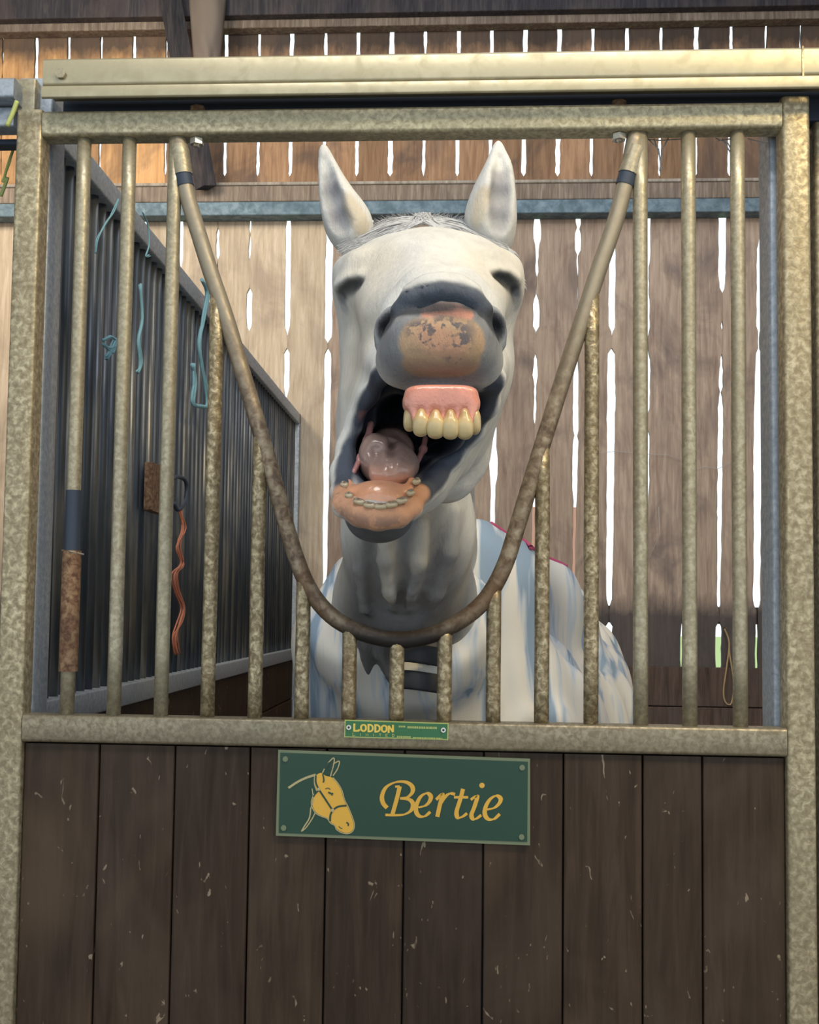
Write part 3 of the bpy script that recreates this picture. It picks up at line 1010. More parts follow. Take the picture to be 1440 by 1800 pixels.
# wrinkled hood of the nose
for p in chain([(704, 574, -.745, 12), (704, 546, -.752, 15), (722, 526, -.757, 16), (750, 516, -.76, 15), (777, 513, -.762, 15), (805, 516, -.76, 15), (832, 526, -.757, 16), (850, 546, -.752, 15), (852, 572, -.745, 12)]): A(p, .008)
for p in chain([(718, 508, -.745, 6), (750, 499, -.749, 7), (778, 497, -.751, 7), (806, 500, -.749, 7), (836, 509, -.745, 6)]): A(p, .02)
A(rc((745, 505, -.66), 34, (808, 505, -.66), 34), .04)
# flared nostril rims
for pts in ([(686, 618, -.725, 6), (669, 606, -.728, 6), (664, 586, -.730, 5), (669, 566, -.730, 6), (682, 552, -.728, 6), (696, 540, -.730, 6)],
            [(868, 618, -.725, 6), (881, 604, -.728, 6), (885, 584, -.730, 5), (880, 564, -.730, 6), (870, 550, -.728, 6), (858, 540, -.730, 6)]):
    for p in chain(pts): A(p, .008)
# turned-up edge of the lip showing pink
for p in chain([(750, 550, -.780, 8), (776, 544, -.785, 10), (802, 546, -.785, 10), (828, 553, -.780, 8)]): A(p, .010)
# nostril hollows and creases beside the hood
nost = chain([(677, 592, -.742, 8), (682, 577, -.738, 12), (691, 560, -.740, 11)]) + chain([(873, 590, -.742, 8), (868, 575, -.738, 12), (861, 559, -.740, 10)])
for p in nost: A(p, .006, 'cut')
crease = chain([(706, 585, -.80, 3), (716, 566, -.80, 6), (740, 552, -.806, 4), (760, 549, -.808, 2)]) + chain([(848, 583, -.80, 3), (838, 566, -.80, 5), (832, 556, -.806, 3)])
for p in crease: A(p, .005, 'cut')
for pts in ([(715, 514, -.762, 2.2), (750, 505, -.766, 2.2), (805, 506, -.766, 2.2), (838, 515, -.762, 2.2)], [(718, 520, -.772, 1.5), (760, 511, -.776, 1.8), (815, 513, -.776, 1.8), (838, 522, -.772, 1.5)]):
    for p in chain(pts): A(p, .003, 'cut')
# dark hollow under the lip, above the gum
A(rc((712, 683, -.80), 5, (838, 683, -.80), 5), .006, 'cut')

# ---- ears
ears = [
 [(624, 424, -.26, 30), (612, 392, -.27, 40), (592, 345, -.28, 28), (578, 300, -.28, 16), (572, 274, -.275, 8), (568, 258, -.272, 3)],
 [(868, 420, -.26, 32), (862, 390, -.27, 43), (868, 345, -.28, 36), (876, 300, -.28, 23), (876, 272, -.275, 11), (876, 252, -.272, 3)]]
for e in ears:
    for p in chain([tuple(q) for q in np.array([list(t) for t in spline4(e, 4)])]): A(p, .008)
for pts in ([(602, 420, -.302, 10), (597, 392, -.306, 18), (583, 348, -.304, 17), (575, 308, -.298, 10), (571, 280, -.287, 4)],
            [(880, 416, -.305, 11), (884, 390, -.310, 20), (884, 345, -.309, 20), (883, 305, -.302, 13), (879, 276, -.290, 5)]):
    for p in chain(pts): A(p, .012, 'cut')


def surf(px, py, near=-.95, far=.6):
    """depth at which the line of sight through (px, py) first meets the horse"""
    Y = np.arange(near, far, .0015)
    a, b = H(px, py, near), H(px, py, far)
    P = a + (b - a) * ((Y - near) / (far - near))[:, None]
    ix = [np.clip(np.searchsorted(F.a[k], P[:, k]), 0, len(F.a[k]) - 1) for k in range(3)]
    h_ = np.nonzero(F.d[ix[0], ix[1], ix[2]] < 0)[0]
    return float(Y[h_[0]]) if len(h_) else None


def on(pts, off=0.0, dflt=-.3, near=-.95):
    """(px, py, r) points laid on the surface, pushed off metres towards the viewer"""
    o = []
    for x, y, r in pts:
        Y = surf(x, y, near)
        o.append((x, y, (dflt if Y is None else Y) - off, r))
    return o


# folds of loose skin running down the underside of the neck
for pts, off in (([(672, 925, 12), (678, 985, 15), (686, 1040, 14), (694, 1070, 6)], .003), ([(640, 930, 10), (634, 1000, 13), (640, 1070, 12)], .0),
                 ([(744, 920, 14), (738, 985, 17), (724, 1040, 15), (716, 1070, 6)], .001), ([(798, 900, 14), (788, 970, 18), (765, 1040, 18), (752, 1070, 8)], -.004),
                 ([(664, 1150, 12), (690, 1190, 12), (700, 1235, 12)], -.002), ([(640, 1130, 12), (650, 1200, 12)], -.002), ([(756, 1150, 14), (752, 1230, 16)], -.004)):
    for p in chain(on(pts, off, near=-.25)): A(p, .010)
for pts in ([(656, 930, 6), (656, 1000, 8), (662, 1060, 8), (676, 1100, 6)], [(706, 930, 7), (708, 1010, 9), (706, 1070, 7)], [(772, 900, 6), (764, 980, 8), (744, 1050, 8), (728, 1100, 6)]):
    for p in chain(on(pts, .003, near=-.25)): A(p, .010, 'cut')
# eye folds, squeezed shut
A(rc(*[t for q in on([(596, 503, 9)], -.006) for t in (q[:3], q[3])], *[t for q in on([(634, 486, 8)], -.004) for t in (q[:3], q[3])]), .012)
A(rc(*[t for q in on([(870, 478, 8)], -.004) for t in (q[:3], q[3])], *[t for q in on([(905, 490, 9)], -.006) for t in (q[:3], q[3])]), .012)
eyeL = chain(on([(598, 528, 3), (600, 514, 7), (612, 505, 9), (628, 498, 6), (634, 495, 2)], .0))
eyeR = chain(on([(870, 486, 3), (880, 489, 7), (893, 494, 9), (904, 504, 8), (908, 522, 4)], .0))
for p in eyeL + eyeR: A(p, .006, 'cut')

V, Q = surface_nets(F, 2)

# ---- colours of the animal, with some shade and haze painted in
white = np.array([0.67, 0.67, 0.645]); cream = np.array([0.60, 0.53, 0.40]); grey = np.array([0.24, 0.25, 0.27])
dark = np.array([0.055, 0.06, 0.07]); pink = np.array([0.58, 0.33, 0.22]); pinkb = np.array([0.78, 0.36, 0.25])
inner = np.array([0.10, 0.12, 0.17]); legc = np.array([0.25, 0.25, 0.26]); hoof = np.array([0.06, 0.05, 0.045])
C_ = np.tile(white, (len(V), 1))
spot = np.zeros(len(V))


def paint(prims, col, soft, w=1.0):
    global C_
    d = dist_to(V, prims)
    k = (1 - sstep(0, soft, d))[:, None] * w
    C_ = C_ * (1 - k) + col * k


paint([el((660, 600, -.45), 40, 90, .06), el((875, 470, -.45), 30, 25, .05), el((650, 470, -.45), 20, 22, .05)], cream, .05, .45)
lo_ = (V[:, 2] < 1.0)[:, None]
C_ = np.where(lo_, C_ * .6 + legc * .4, C_)
C_ = np.where((V[:, 2] < 0.09)[:, None], hoof, C_)
# shade under the jaw, painted grey onto the neck underside
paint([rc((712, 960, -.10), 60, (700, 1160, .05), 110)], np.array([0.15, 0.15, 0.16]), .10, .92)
paint(chain([(672, 925, -.09, 8), (680, 990, -.06, 10), (688, 1050, -.03, 9)]) + chain([(742, 940, -.10, 8), (736, 990, -.07, 10)]), np.array([0.42, 0.40, 0.36]), .022, .8)  # fold ridges painted lighter, as if catching the light
# muzzle grey
paint([el((772, 600, -.74), 104, 84, .07, pw=2.6)], grey * .8, .012, .9)
paint(chain([(712, 503, -.735, 14), (775, 495, -.74, 14), (840, 503, -.735, 14)]), grey * .8, .014, .85)
hood = chain([(704, 574, -.755, 14), (704, 546, -.762, 17), (722, 526, -.767, 18), (777, 513, -.772, 17), (832, 526, -.767, 18), (850, 546, -.762, 17), (852, 572, -.755, 14)])
paint(hood, np.array([.07, .085, .115]), .007, .92)
paint([rc((742, 600, -.79), 36, (816, 600, -.79), 36), rc((738, 650, -.79), 34, (822, 650, -.79), 34), rc((742, 575, -.80), 22, (818, 575, -.80), 22)], np.array([.50, .34, .21]), .006, .95)
paint([rc((756, 590, -.80), 16, (800, 610, -.80), 16)], np.array([.56, .30, .21]), .012, .6)
paint([rc((722, 664, -.785), 20, (832, 664, -.785), 20)], np.array([.28, .22, .17]), .012, .8)
spot = np.maximum(spot, (1 - sstep(0, .010, dist_to(V, [rc((722, 570, -.8), 12, (836, 572, -.8), 12), rc((732, 590, -.8), 12, (760, 604, -.8), 10), rc((820, 590, -.8), 14, (800, 634, -.8), 16)]))))
paint(chain([(750, 546, -.79, 10), (776, 540, -.795, 11), (802, 542, -.795, 11), (826, 550, -.79, 8)]), pinkb, .003, .95)
paint(chain([(690, 620, -.73, 10), (666, 604, -.73, 9), (662, 584, -.73, 9), (668, 564, -.73, 9), (684, 548, -.73, 10), (698, 538, -.73, 8)]) + chain([(868, 618, -.73, 10), (884, 602, -.73, 9), (888, 582, -.73, 9), (882, 562, -.73, 9), (868, 548, -.73, 10), (856, 538, -.73, 8)]), np.array([.26, .28, .30]), .010, .85)
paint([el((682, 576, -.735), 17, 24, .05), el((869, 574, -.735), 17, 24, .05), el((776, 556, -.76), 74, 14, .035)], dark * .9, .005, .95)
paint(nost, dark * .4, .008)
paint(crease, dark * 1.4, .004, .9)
paint([rc((712, 678, -.79), 8, (838, 678, -.79), 8)], grey * .8, .006, .8)
# inside of the mouth and the black stretched corners
paint(cav, inner, .010)  # bluish lift of the hollow: haze put into the colour
paint(chain([(672, 655, -.68, 14), (650, 702, -.62, 15), (632, 742, -.60, 15), (616, 785, -.60, 15), (606, 828, -.62, 13), (602, 852, -.65, 11)]) +
      chain([(870, 665, -.68, 15), (854, 712, -.62, 15), (828, 758, -.58, 16), (794, 800, -.57, 18), (762, 842, -.60, 18), (742, 872, -.66, 12)]), np.array([.045, .058, .09]), .007, .96)
paint(chain([(640, 735, -.60, 6), (634, 765, -.60, 5)]), np.array([.40, .2, .18]), .008, .7)
# chin and lower lip
paint([el((668, 926, -.61), 56, 24, .07)], np.array([.09, .10, .12]), .012, .95)
lipline = chain([(606, 862, -.675, 4), (616, 878, -.688, 5), (640, 892, -.698, 5), (668, 897, -.700, 5), (696, 893, -.698, 5), (720, 878, -.688, 5), (732, 860, -.675, 4)])
paint(chain([(596, 864, -.66, 15), (606, 888, -.68, 17), (632, 906, -.69, 21), (666, 912, -.695, 22), (700, 908, -.69, 21), (726, 892, -.68, 18), (740, 864, -.65, 12)]), np.array([.60, .32, .19]), .009, .97)
spot = np.maximum(spot, .4 * (1 - sstep(0, .008, dist_to(V, chain([(588, 872, -.66, 6), (600, 902, -.67, 6), (640, 920, -.69, 6), (690, 922, -.69, 6), (730, 905, -.66, 6)])))))

paint(lipline, dark * 1.5, .002, .9)
# eyes
paint(eyeL + eyeR, dark * .5, .010, .97)
paint(chain(on([(602, 540, 7), (598, 525, 5)], 0)) + chain(on([(912, 535, 6), (910, 520, 6)], 0)), grey * 1.3, .01, .6)
# ears inside
paint([q for pts in ([(602, 416, -.302, 9), (597, 392, -.306, 17), (583, 348, -.304, 16), (575, 308, -.298, 9)], [(880, 412, -.305, 10), (884, 390, -.310, 19), (884, 345, -.309, 19), (883, 305, -.302, 12)]) for q in chain(pts)],
      np.array([.20, .20, .23]), .009, .92)
paint([rc((640, 395, -.30), 14, (612, 345, -.31), 9), rc((828, 392, -.31), 14, (848, 340, -.31), 9)], np.array([.58, .47, .30]), .012, .6)
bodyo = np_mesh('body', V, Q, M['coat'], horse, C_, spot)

0 and print('TOPS', [(x, next((y for y in range(350, 520) if surf(x, y, -.6, .3)), None)) for x in (640, 680, 744, 800, 860)], 'NECK', [(y, surf(715, y)) for y in (1080, 1120, 1150, 1200, 1240)])
# ---------------- mouth parts
def flat_col(c, c2=None, fn=None):
    c = np.array(c)
    def f(V):
        out = np.tile(c, (len(V), 1))
        if fn is not None:
            k = fn(V)[:, None]
            out = out * (1 - k) + np.array(c2) * k
        return out
    return f


gum_y = -.772
gum = [(el((776, 703, gum_y + .004), 66, 25, .022, (4, 0, 0), 4),), (el((776, 715, gum_y + .005), 63, 17, .020, (4, 0, 0), 4), .003), (rc((750, 700, gum_y + .03), 24, (800, 700, gum_y + .03), 24),)]
for gx in (728, 752, 779, 804.5, 829): gum.append((rc((gx, 714, gum_y - .008), 8.5, (gx, 749, gum_y - .019), 2.2), .005))
o = sdf_part('upper_gum', gum, M['mouth'], horse, .0018, .008, colour=flat_col((.72, .30, .22)))
o['label'] = 'glossy pink upper gum'
tx = [(721, 8.5, 716, 752, .016, 3), (740.5, 12.5, 718, 763, .003, 1), (766, 13.6, 720, 767, .0, 0), (792, 13.2, 720, 768, .0, 0), (817, 12.8, 718, 768, .003, -1), (834, 8.5, 716, 757, .014, -3)]
for (x, w, t, b_, dy, tl) in tx:
    Yt = gum_y - .017 + dy
    s_ = depth_scale(Yt)
    cc = H(x, (t + b_) / 2, Yt)
    lo_c = H(x, b_ - 14, Yt)
    o = sdf_part('upper_tooth', [(EL(lo_c, (w * s_, .0070, 13 * s_), (10, tl, 0), 3.4),), (EL(H(x, (t + b_) / 2 - 1, Yt + .002), (w * .78 * s_, .0080, (b_ - t) / 2 * s_), (10, tl, 0), 2.3),)], M['tooth'], horse, .0014, .009,
                 colour=flat_col((.66, .52, .27), (.52, .34, .15), lambda V, z=cc[2]: np.clip((V[:, 2] - z + .004) / .012, 0, 1)))

# lower gum, lower teeth, tongue
lg = [(el((668, 866, -.645), 52, 22, .028),), (el((668, 874, -.655), 46, 14, .022),)]
lg += [(p,) for p in chain([(612, 850, -.635, 9), (620, 870, -.655, 9), (644, 882, -.668, 8), (668, 886, -.670, 8), (694, 881, -.668, 8), (716, 868, -.655, 8), (724, 846, -.635, 8)])]
o = sdf_part('lower_gum', lg, M['mouth'], horse, .002, .008, colour=flat_col((.78, .38, .22)))
o['label'] = 'wet orange pink lower gum'
lt = [(606, 852), (614, 871), (632, 882), (650, 888), (669, 890), (688, 887), (706, 880), (722, 866), (732, 846)]
for i, (x, y) in enumerate(lt):
    Yt = [-.648, -.668, -.683, -.687, -.688, -.687, -.683, -.668, -.648][i]
    s_ = depth_scale(Yt)
    w = 12 if 1 < i < 7 else 8
    cc = H(x, y, Yt)
    o = sdf_part('lower_tooth', [(EL(cc, (w * s_, .005, 6.5 * s_), (0, (x - 668) * -.45, 0), 2.8),), (EL(H(x, y - 4, Yt - .005), (w * .45 * s_, .004, 2 * s_)), .001, 'cut')], M['tooth'], horse, .0012, .003,
                 colour=flat_col((.56, .46, .30), (.20, .15, .10), lambda V, z=cc[2]: np.clip((V[:, 2] - z - .0006) / .0015, 0, .8)))
tg = [(p,) for p in chain([(688, 775, -.44, 32), (686, 795, -.53, 38), (682, 814, -.60, 38), (680, 828, -.632, 30)])]
tg += [(el((708, 818, -.60), 28, 24, .03),), (el((658, 800, -.59), 26, 38, .03),), (el((690, 830, -.625), 34, 20, .022),)]
def psurf(prims, px, py):
    Y = np.arange(-.9, -.3, .001)
    a, b = H(px, py, -.9), H(px, py, -.3)
    P = a + (b - a) * ((Y + .9) / .6)[:, None]
    d = np.min([p[2](P[:, 0], P[:, 1], P[:, 2]) for p in prims], 0)
    return float(Y[np.nonzero(d < 0)[0][0]])


tp = [t[0] for t in tg]
tg += [(q, .006, 'cut') for q in chain([(x, y, psurf(tp, x, y) - .0045, 8) for x, y in ((690, 772), (689, 788), (687, 804), (688, 822))])]
tg += [(q, .006, 'cut') for q in chain([(x, y, psurf(tp, x, y) - .007, 13) for x, y in ((660, 790), (664, 815))])]

o = sdf_part('tongue', tg, M['mouth'], horse, .0022, .015, 2, colour=flat_col((.36, .24, .21), (.64, .34, .24), lambda V: np.clip((H(690, 815, -.62)[2] - V[:, 2]) / .02, 0, 1)))
o['label'] = 'thick greyish pink tongue'
for pts in ([(652, 745, -.57, 6), (646, 775, -.585, 7), (634, 805, -.60, 6), (622, 830, -.62, 5)], [(748, 770, -.52, 5), (744, 790, -.54, 6), (734, 812, -.57, 5)]):
    sdf_part('cheek_lining', [(q,) for q in chain(pts)], M['mouth'], horse, .002, .006, 1, colour=flat_col((.42, .20, .19)))


# ---------------- hair
def hair(name, m, seeds, parent, w=.0010, label=None):
    mb = MB()
    for pts in seeds:
        P = spline(pts, 3)
        n = len(P)
        vs, fs = [], []
        for i, p in enumerate(P):
            ww = w * (1 - i / n) + .0002
            t = (P[min(i + 1, n - 1)] - P[max(i - 1, 0)]).normalized()
            sd = t.cross(Vector((0, 1, 0)))
            sd = sd.normalized() if sd.length > 1e-4 else Vector((1, 0, 0))
            vs += [p - sd * ww, p + Vector((0, -ww * .8, 0)), p + sd * ww]
        for i in range(n - 1):
            a = 3 * i
            fs += [(a, a + 1, a + 4, a + 3), (a + 1, a + 2, a + 5, a + 4), (a + 2, a, a + 3, a + 5)]
        mb.add(vs, fs)
    o = mb.build(name, m, parent, smooth=True)
    o['kind'] = 'stuff'
    if label: o['label'] = label
    return o


def hp(px, py, Y): return Vector(H(px, py, Y))


def hs(px, py, off, dflt=-.3):
    Y = surf(px, py)
    return Vector(H(px, py, (dflt if Y is None else Y) - off))


sd = []
for i in range(2400):
    side = 1 if i % 2 else -1
    lay = rng.uniform(0, 1)
    ln = rng.uniform(.15, 1.1)
    Yb = -.262 - .05 * lay
    q = [(744 + side * 2 + rng.normal(0, 5), 377 + 10 * lay + rng.normal(0, 2)), (744 + side * (12 + 14 * lay) + rng.normal(0, 3), 381 + 20 * lay), (744 + side * (16 + 50 * ln), 386 + 24 * lay + 5 * ln + rng.normal(0, 2.5)), (744 + side * (20 + 118 * ln) + rng.normal(0, 4), 393 + 34 * ln ** 1.6 + 20 * lay + rng.normal(0, 3))]
    sd.append([Vector(H(x, y, Yb - .004 * k + rng.uniform(-.004, .004))) for k, (x, y) in enumerate(q)])
hair('forelock', M['hair'], sd[:1900], horse, .0007)
hair('mane', M['hair_dark'], sd[1900:], horse, .0007)
sd = []
for i in range(500):
    x0 = rng.uniform(668, 836); y0 = 398 - 18 * math.cos((x0 - 750) / 64) + rng.normal(0, 2)
    a = (1 if x0 > 744 else -1) * rng.uniform(.2, 1.2)
    l = rng.uniform(6, 20)
    sd.append([hp(x0, y0 + 12, -.24), hp(x0 + a * 5, y0 + 1, -.24), hp(x0 + a * l, y0 - l * .15 + rng.normal(0, 3), -.235)])
hair('poll_hair', M['hair_dark'], sd, horse, .0005)
sd = []
for i in range(70):
    y0 = rng.uniform(440, 500)
    x0 = 901 + 14 * math.sin((y0 - 440) / 60)
    l = rng.uniform(4, 15)
    sd.append([hp(x0 - 8, y0 - 6, -.36), hp(x0 + l * .4, y0 + 1, -.36), hp(x0 + l, y0 + l * .8, -.355)])
hair('brow_hair', M['hair'], sd, horse, .0006)

# ---------------- rug
def rug_field():
    lo = np.array([-.42, -.06, .62]); hi = np.array([.80, 2.45, 1.78])
    Fr = Field(*[np.arange(lo[i], hi[i], .009) for i in range(3)])
    X, Y_, Z = Fr.a[0][:, None, None], Fr.a[1][None, :, None], Fr.a[2][None, None, :]
    for p in trunk: Fr.op(p, .10)
    Fr.op(RC(H(708, 1010, .15), rp(116, .15), H(706, 1075, .215), rp(128, .215)), .06)
    Fr.op(RC(H(706, 1075, .215), rp(128, .215), H(700, 1240, .42), rp(150, .42)), .06)
    for pts in ([(596, 1120, .42, 44), (650, 1040, .52, 50)], [(598, 1140, .42, 46), (600, 1300, .45, 46)], [(812, 985, .46, 44), (852, 1030, .5, 60), (850, 1280, .5, 70)],
                [(852, 1010, .6, 40), (935, 1060, .95, 50), (985, 1095, 1.3, 40), (985, 1280, 1.3, 40)], [(1010, 1230, 1.7, 40), (1010, 1330, 1.7, 50)], [(740, 1230, .36, 52), (800, 1230, .40, 52)]):
        for p in chain(pts): Fr.op(p, .08)
    Fr.d -= .024
    ang = np.arctan2(Z - 1.25, X - .2)
    fold_ = 0.007 * np.sin(Y_ * 34 + 5 * ang + 1.5 * np.sin(Z * 9 + X * 7)) + 0.004 * np.sin(X * 62 + 9 * Z + Y_ * 12)
    Fr.d += (fold_ * (Fr.d < .2)).astype(np.float32)
    # opening for neck and open bottom
    c0, c1, c2 = H(604, 1010, .25), H(694, 1165, .10), H(830, 945, .33)
    nn = np.cross(c1 - c0, c2 - c0); nn /= np.linalg.norm(nn)
    if (np.array([.2, 1.2, 1.2]) - c0) @ nn > 0: nn = -nn
    pl_ = (X - c0[0]) * nn[0] + (Y_ - c0[1]) * nn[1] + (Z - c0[2]) * nn[2] + .004 * np.sin(X * 70)
    h_ = np.maximum(.02 - np.abs(Fr.d - pl_), 0) / .02
    Fr.d = (np.maximum(Fr.d, pl_) + h_ * h_ * .005).astype(np.float32)
    Fr.op(RC(H(660, 1125, .06), .044, H(655, 1300, .14), .052), .012, 'cut')
    Fr.d = np.maximum(Fr.d, np.broadcast_to(.70 - Z, Fr.d.shape)).astype(np.float32)
    return Fr


Fr = rug_field()
Vr, Qr = surface_nets(Fr, 3)
def rugf(nt, b):
    n = noise_tex(nt, 3.4, (6.5, 1.6, .5), 3, .5, .9, per_object=False)
    c = ramp(nt, n, [(.46, (.86, .84, .77)), (.53, (.66, .73, .80)), (.60, (.32, .43, .56))])  # blue: cloth pattern with the shade of the folds painted in
    return c
M['rug'] = mat('rug_cloth', rough=.85, build=rugf, spec=.2, bump=(lambda nt: noise_tex(nt, 400, (1, 1, 1), 2, .5, 0, per_object=False), .2, .002))
M['binding'] = mat('magenta_binding', (.55, .10, .22), .8)
M['strap'] = mat('dark_strap', (.04, .045, .055), .7)
rug = np_mesh('rug', Vr, Qr, M['rug'], horse)
rug['label'] = 'pale cream rug with blue streaks, fold shade painted in'
def project(V):
    q = (V - np.array(CAM)) @ np.array(R3)
    return PX0 + FPX * q[:, 0] / -q[:, 2], PY0 - FPX * q[:, 1] / -q[:, 2]


ux_, uy_ = project(Vr)
bp = []
for x in range(868, 1012, 12):
    m_ = np.abs(ux_ - x) < 6
    i_ = np.nonzero(m_)[0][np.argmin(uy_[m_])]
    bp.append(Vector(Vr[i_]))
MB().tube(spline(bp, 3), .005, 6).build('rug_binding', M['binding'], rug, smooth=True)
st_ = [Vector(H(x, y, max((surf(x, y, .0, .9) or .25) - .034, .058))) for x, y in ((688, 1150), (712, 1147), (742, 1150), (776, 1156))]
for dz in (0, -.045):
    MB().tube([Vector(p) + Vector((0, 0, dz)) for p in spline(st_, 3)], .016, 8, flat=(.25, 1)).build('chest_strap', M['strap'], rug, smooth=True)

# ================================================================== LATCH AND TWINES
lx = XP + .0
lb = empty('latch_box', (lx, 0.9, 1.7))
tag(lb, 'rusty latch plate with a steel hook on the partition bars', 'latch')
p = at(272, 852, 1.0)


def part_pt(px, py, off=0.015):
    """point of the partition face x = XP + off seen at (px, py)"""
    d = R3 @ Vector(((px - PX0) / FPX, -(py - PY0) / FPX, -1.0))
    return CAM + d * ((XP + off - CAM.x) / d.x)


p0, p1 = part_pt(259, 812, .006), part_pt(281, 905, .006)
MB().box(XP, XP + .02, p0.y, p1.y, p1.z, p0.z, .003, 'x').build('plate', M['rust'], lb, autosmooth=True)
hk = [part_pt(x, y, .03) for x, y in ((298, 846), (312, 838), (326, 845), (328, 868), (322, 888), (312, 896), (306, 884))]
MB().tube(spline(hk, 4), .0055, 8).build('hook', M['dark_steel'], lb, smooth=True)


def twine(pxs, m, label, off=.03, r=.0035, strands=2, cat='twine', spread=3, fn=None, Y=None):
    base = None
    mb = MB()
    for s in range(strands):
        pts = []
        for (x, y) in pxs:
            q = (x + rng.uniform(-spread, spread) * (s > 0), y + rng.uniform(-2, 2) * (s > 0))
            pts.append(at(q[0], q[1], Y) if Y is not None else part_pt(q[0], q[1], off))
        mb.tube(spline(pts, 4), r * (1 if s == 0 else .6), 6)
    o = mb.build('baling_twine', m, smooth=True)
    return tag(o, label, cat)


twine([(316, 896), (322, 930), (312, 960), (318, 990), (306, 1010), (310, 1040), (322, 1068), (316, 1095), (308, 1120), (311, 1150)], M['twine_orange'], 'frayed orange twine hanging from the hook on the partition', strands=4, spread=6)
twine([(355, 492), (364, 515), (358, 560), (350, 600), (354, 640), (362, 680), (366, 712), (352, 714), (340, 708), (343, 670), (338, 640)], M['twine_blue'], 'long loop of blue twine tied high on the partition rail', strands=3, spread=4, r=.006)
twine([(181, 598), (196, 592), (206, 604), (192, 612), (182, 604), (198, 620), (204, 596), (188, 632), (200, 610), (186, 626)], M['twine_blue'], 'small knot of blue twine between the first bars', strands=3, spread=5, r=.003)
twine([(208, 350), (200, 372), (186, 392), (172, 420), (168, 445)], M['twine_blue'], 'thin faded blue twine slanting down near the door post', strands=2, r=.002)
twine([(250, 372), (260, 395), (262, 430), (256, 450), (262, 448)], M['twine_blue'], 'short blue twine hanging over the partition rail', strands=2, r=.002)
twine([(246, 500), (250, 560), (243, 600), (247, 640), (242, 655)], M['twine_blue'], 'blue twine strip tied halfway along the partition bars', strands=3, r=.004)
twine([(1274, 1105), (1282, 1130), (1278, 1170), (1272, 1215), (1276, 1235), (1286, 1236), (1290, 1200), (1283, 1150), (1282, 1130)], M['twine_straw'], 'brown twine loop hanging behind the right-hand bars', strands=1, r=.004, Y=YB - .035)
c_ = at(1275, 1103, YB - .03)
tag(MB().tube([c_ + Vector((0, .02, 0)), c_ - Vector((0, .03, 0))], .003, 8).build('nail', M['rust']), 'rusty nail in the back wall holding the brown twine loop', 'nail')
twine([(30, 178), (22, 200), (12, 222)], M['green_straw'], 'green straw stalk caught on the track at the left edge', strands=1, r=.004, cat='straw', Y=-.03)
twine([(26, 255), (14, 290), (6, 320), (14, 312), (2, 345)], M['green_straw'], 'green stalk hanging beside the left door post', strands=2, r=.0025, cat='straw', Y=.12)

# ================================================================== COBWEBS
def web(pxs, Y, label):
    mb = MB()
    for pts in pxs:
        mb.tube([at(x, y, Y) for x, y in pts], .0011, 4)
    o = mb.build('cobweb', M['web_white'], smooth=True)
    return tag(o, label, 'cobweb', kind='stuff')


M['web_white'] = mat('white_cobweb', (.55, .56, .58), .9)
web([[(1056, 796), (1085, 793), (1120, 797), (1175, 800), (1208, 812)], [(1208, 830), (1240, 820), (1262, 824), (1290, 812)], [(1158, 890), (1160, 940), (1140, 985)]], YB - .02, 'long wispy cobweb strands crossing the back wall boards at right')
web([[(1138, 243), (1158, 262), (1163, 300)], [(1175, 243), (1165, 262), (1160, 300)], [(1138, 245), (1160, 247), (1204, 244)], [(1150, 244), (1160, 275)]], .06, 'small cobweb under the top rail right of the yoke socket')
web([[(1258, 243), (1280, 252), (1288, 268)], [(1262, 248), (1285, 244)], [(1270, 244), (1284, 268)], [(1315, 244), (1345, 252), (1362, 250)]], .06, 'small cobweb under the top rail by the last bars')

# ================================================================== SIGNS
def slab(name, pts_px, Y, th, m, root):
    """flat plate with the given corner pixels lying in plane Y, thickness th towards the viewer"""
    f = [at(x, y, Y) for x, y in pts_px]
    n = len(f)
    v = [tuple(p) for p in f] + [(p.x, p.y + th, p.z) for p in f]
    q = [tuple(range(n))[::-1], tuple(range(n, 2 * n))] + [(i, (i + 1) % n, n + (i + 1) % n, n + i) for i in range(n)]
    return adopt(mesh(name, v, q, m), root)


def print_poly(mb, pts_px, Y):
    v = [tuple(at(x, y, Y)) for x, y in pts_px]
    mb.add(v, [tuple(range(len(v)))])


LIFT = [0]


def nib(mb, pts, Y, wmin, wmax, ang=35, k=8, smooth=True, taper=False):
    P = [Vector((x, y, 0)) for x, y in pts]
    P = spline(P, k) if smooth and len(P) > 2 else P
    L, Rr = [], []
    a = math.radians(ang)
    for i, p in enumerate(P):
        t = (P[min(i + 1, len(P) - 1)] - P[max(i - 1, 0)]).normalized()
        s = abs(t.x * -math.sin(a) - t.y * math.cos(a))
        w = (wmin + (wmax - wmin) * s) / 2
        if taper: w *= math.sin(math.pi * (i + .6) / (len(P) + .2)) ** .5
        nrm = Vector((-t.y, t.x, 0))
        L.append(p + nrm * w); Rr.append(p - nrm * w)
    LIFT[0] = (LIFT[0] + 1) % 9
    Y -= .00003 * LIFT[0]
    v = [tuple(at(q.x, q.y, Y)) for q in L] + [tuple(at(q.x, q.y, Y)) for q in Rr]
    n = len(P)
    mb.add(v, [(i, i + 1, n + i + 1, n + i) for i in range(n - 1)])


def disc(mb, x, y, r, Y, n=14):
    print_poly(mb, [(x + r * math.cos(2 * math.pi * i / n), y + r * math.sin(2 * math.pi * i / n)) for i in range(n)], Y)


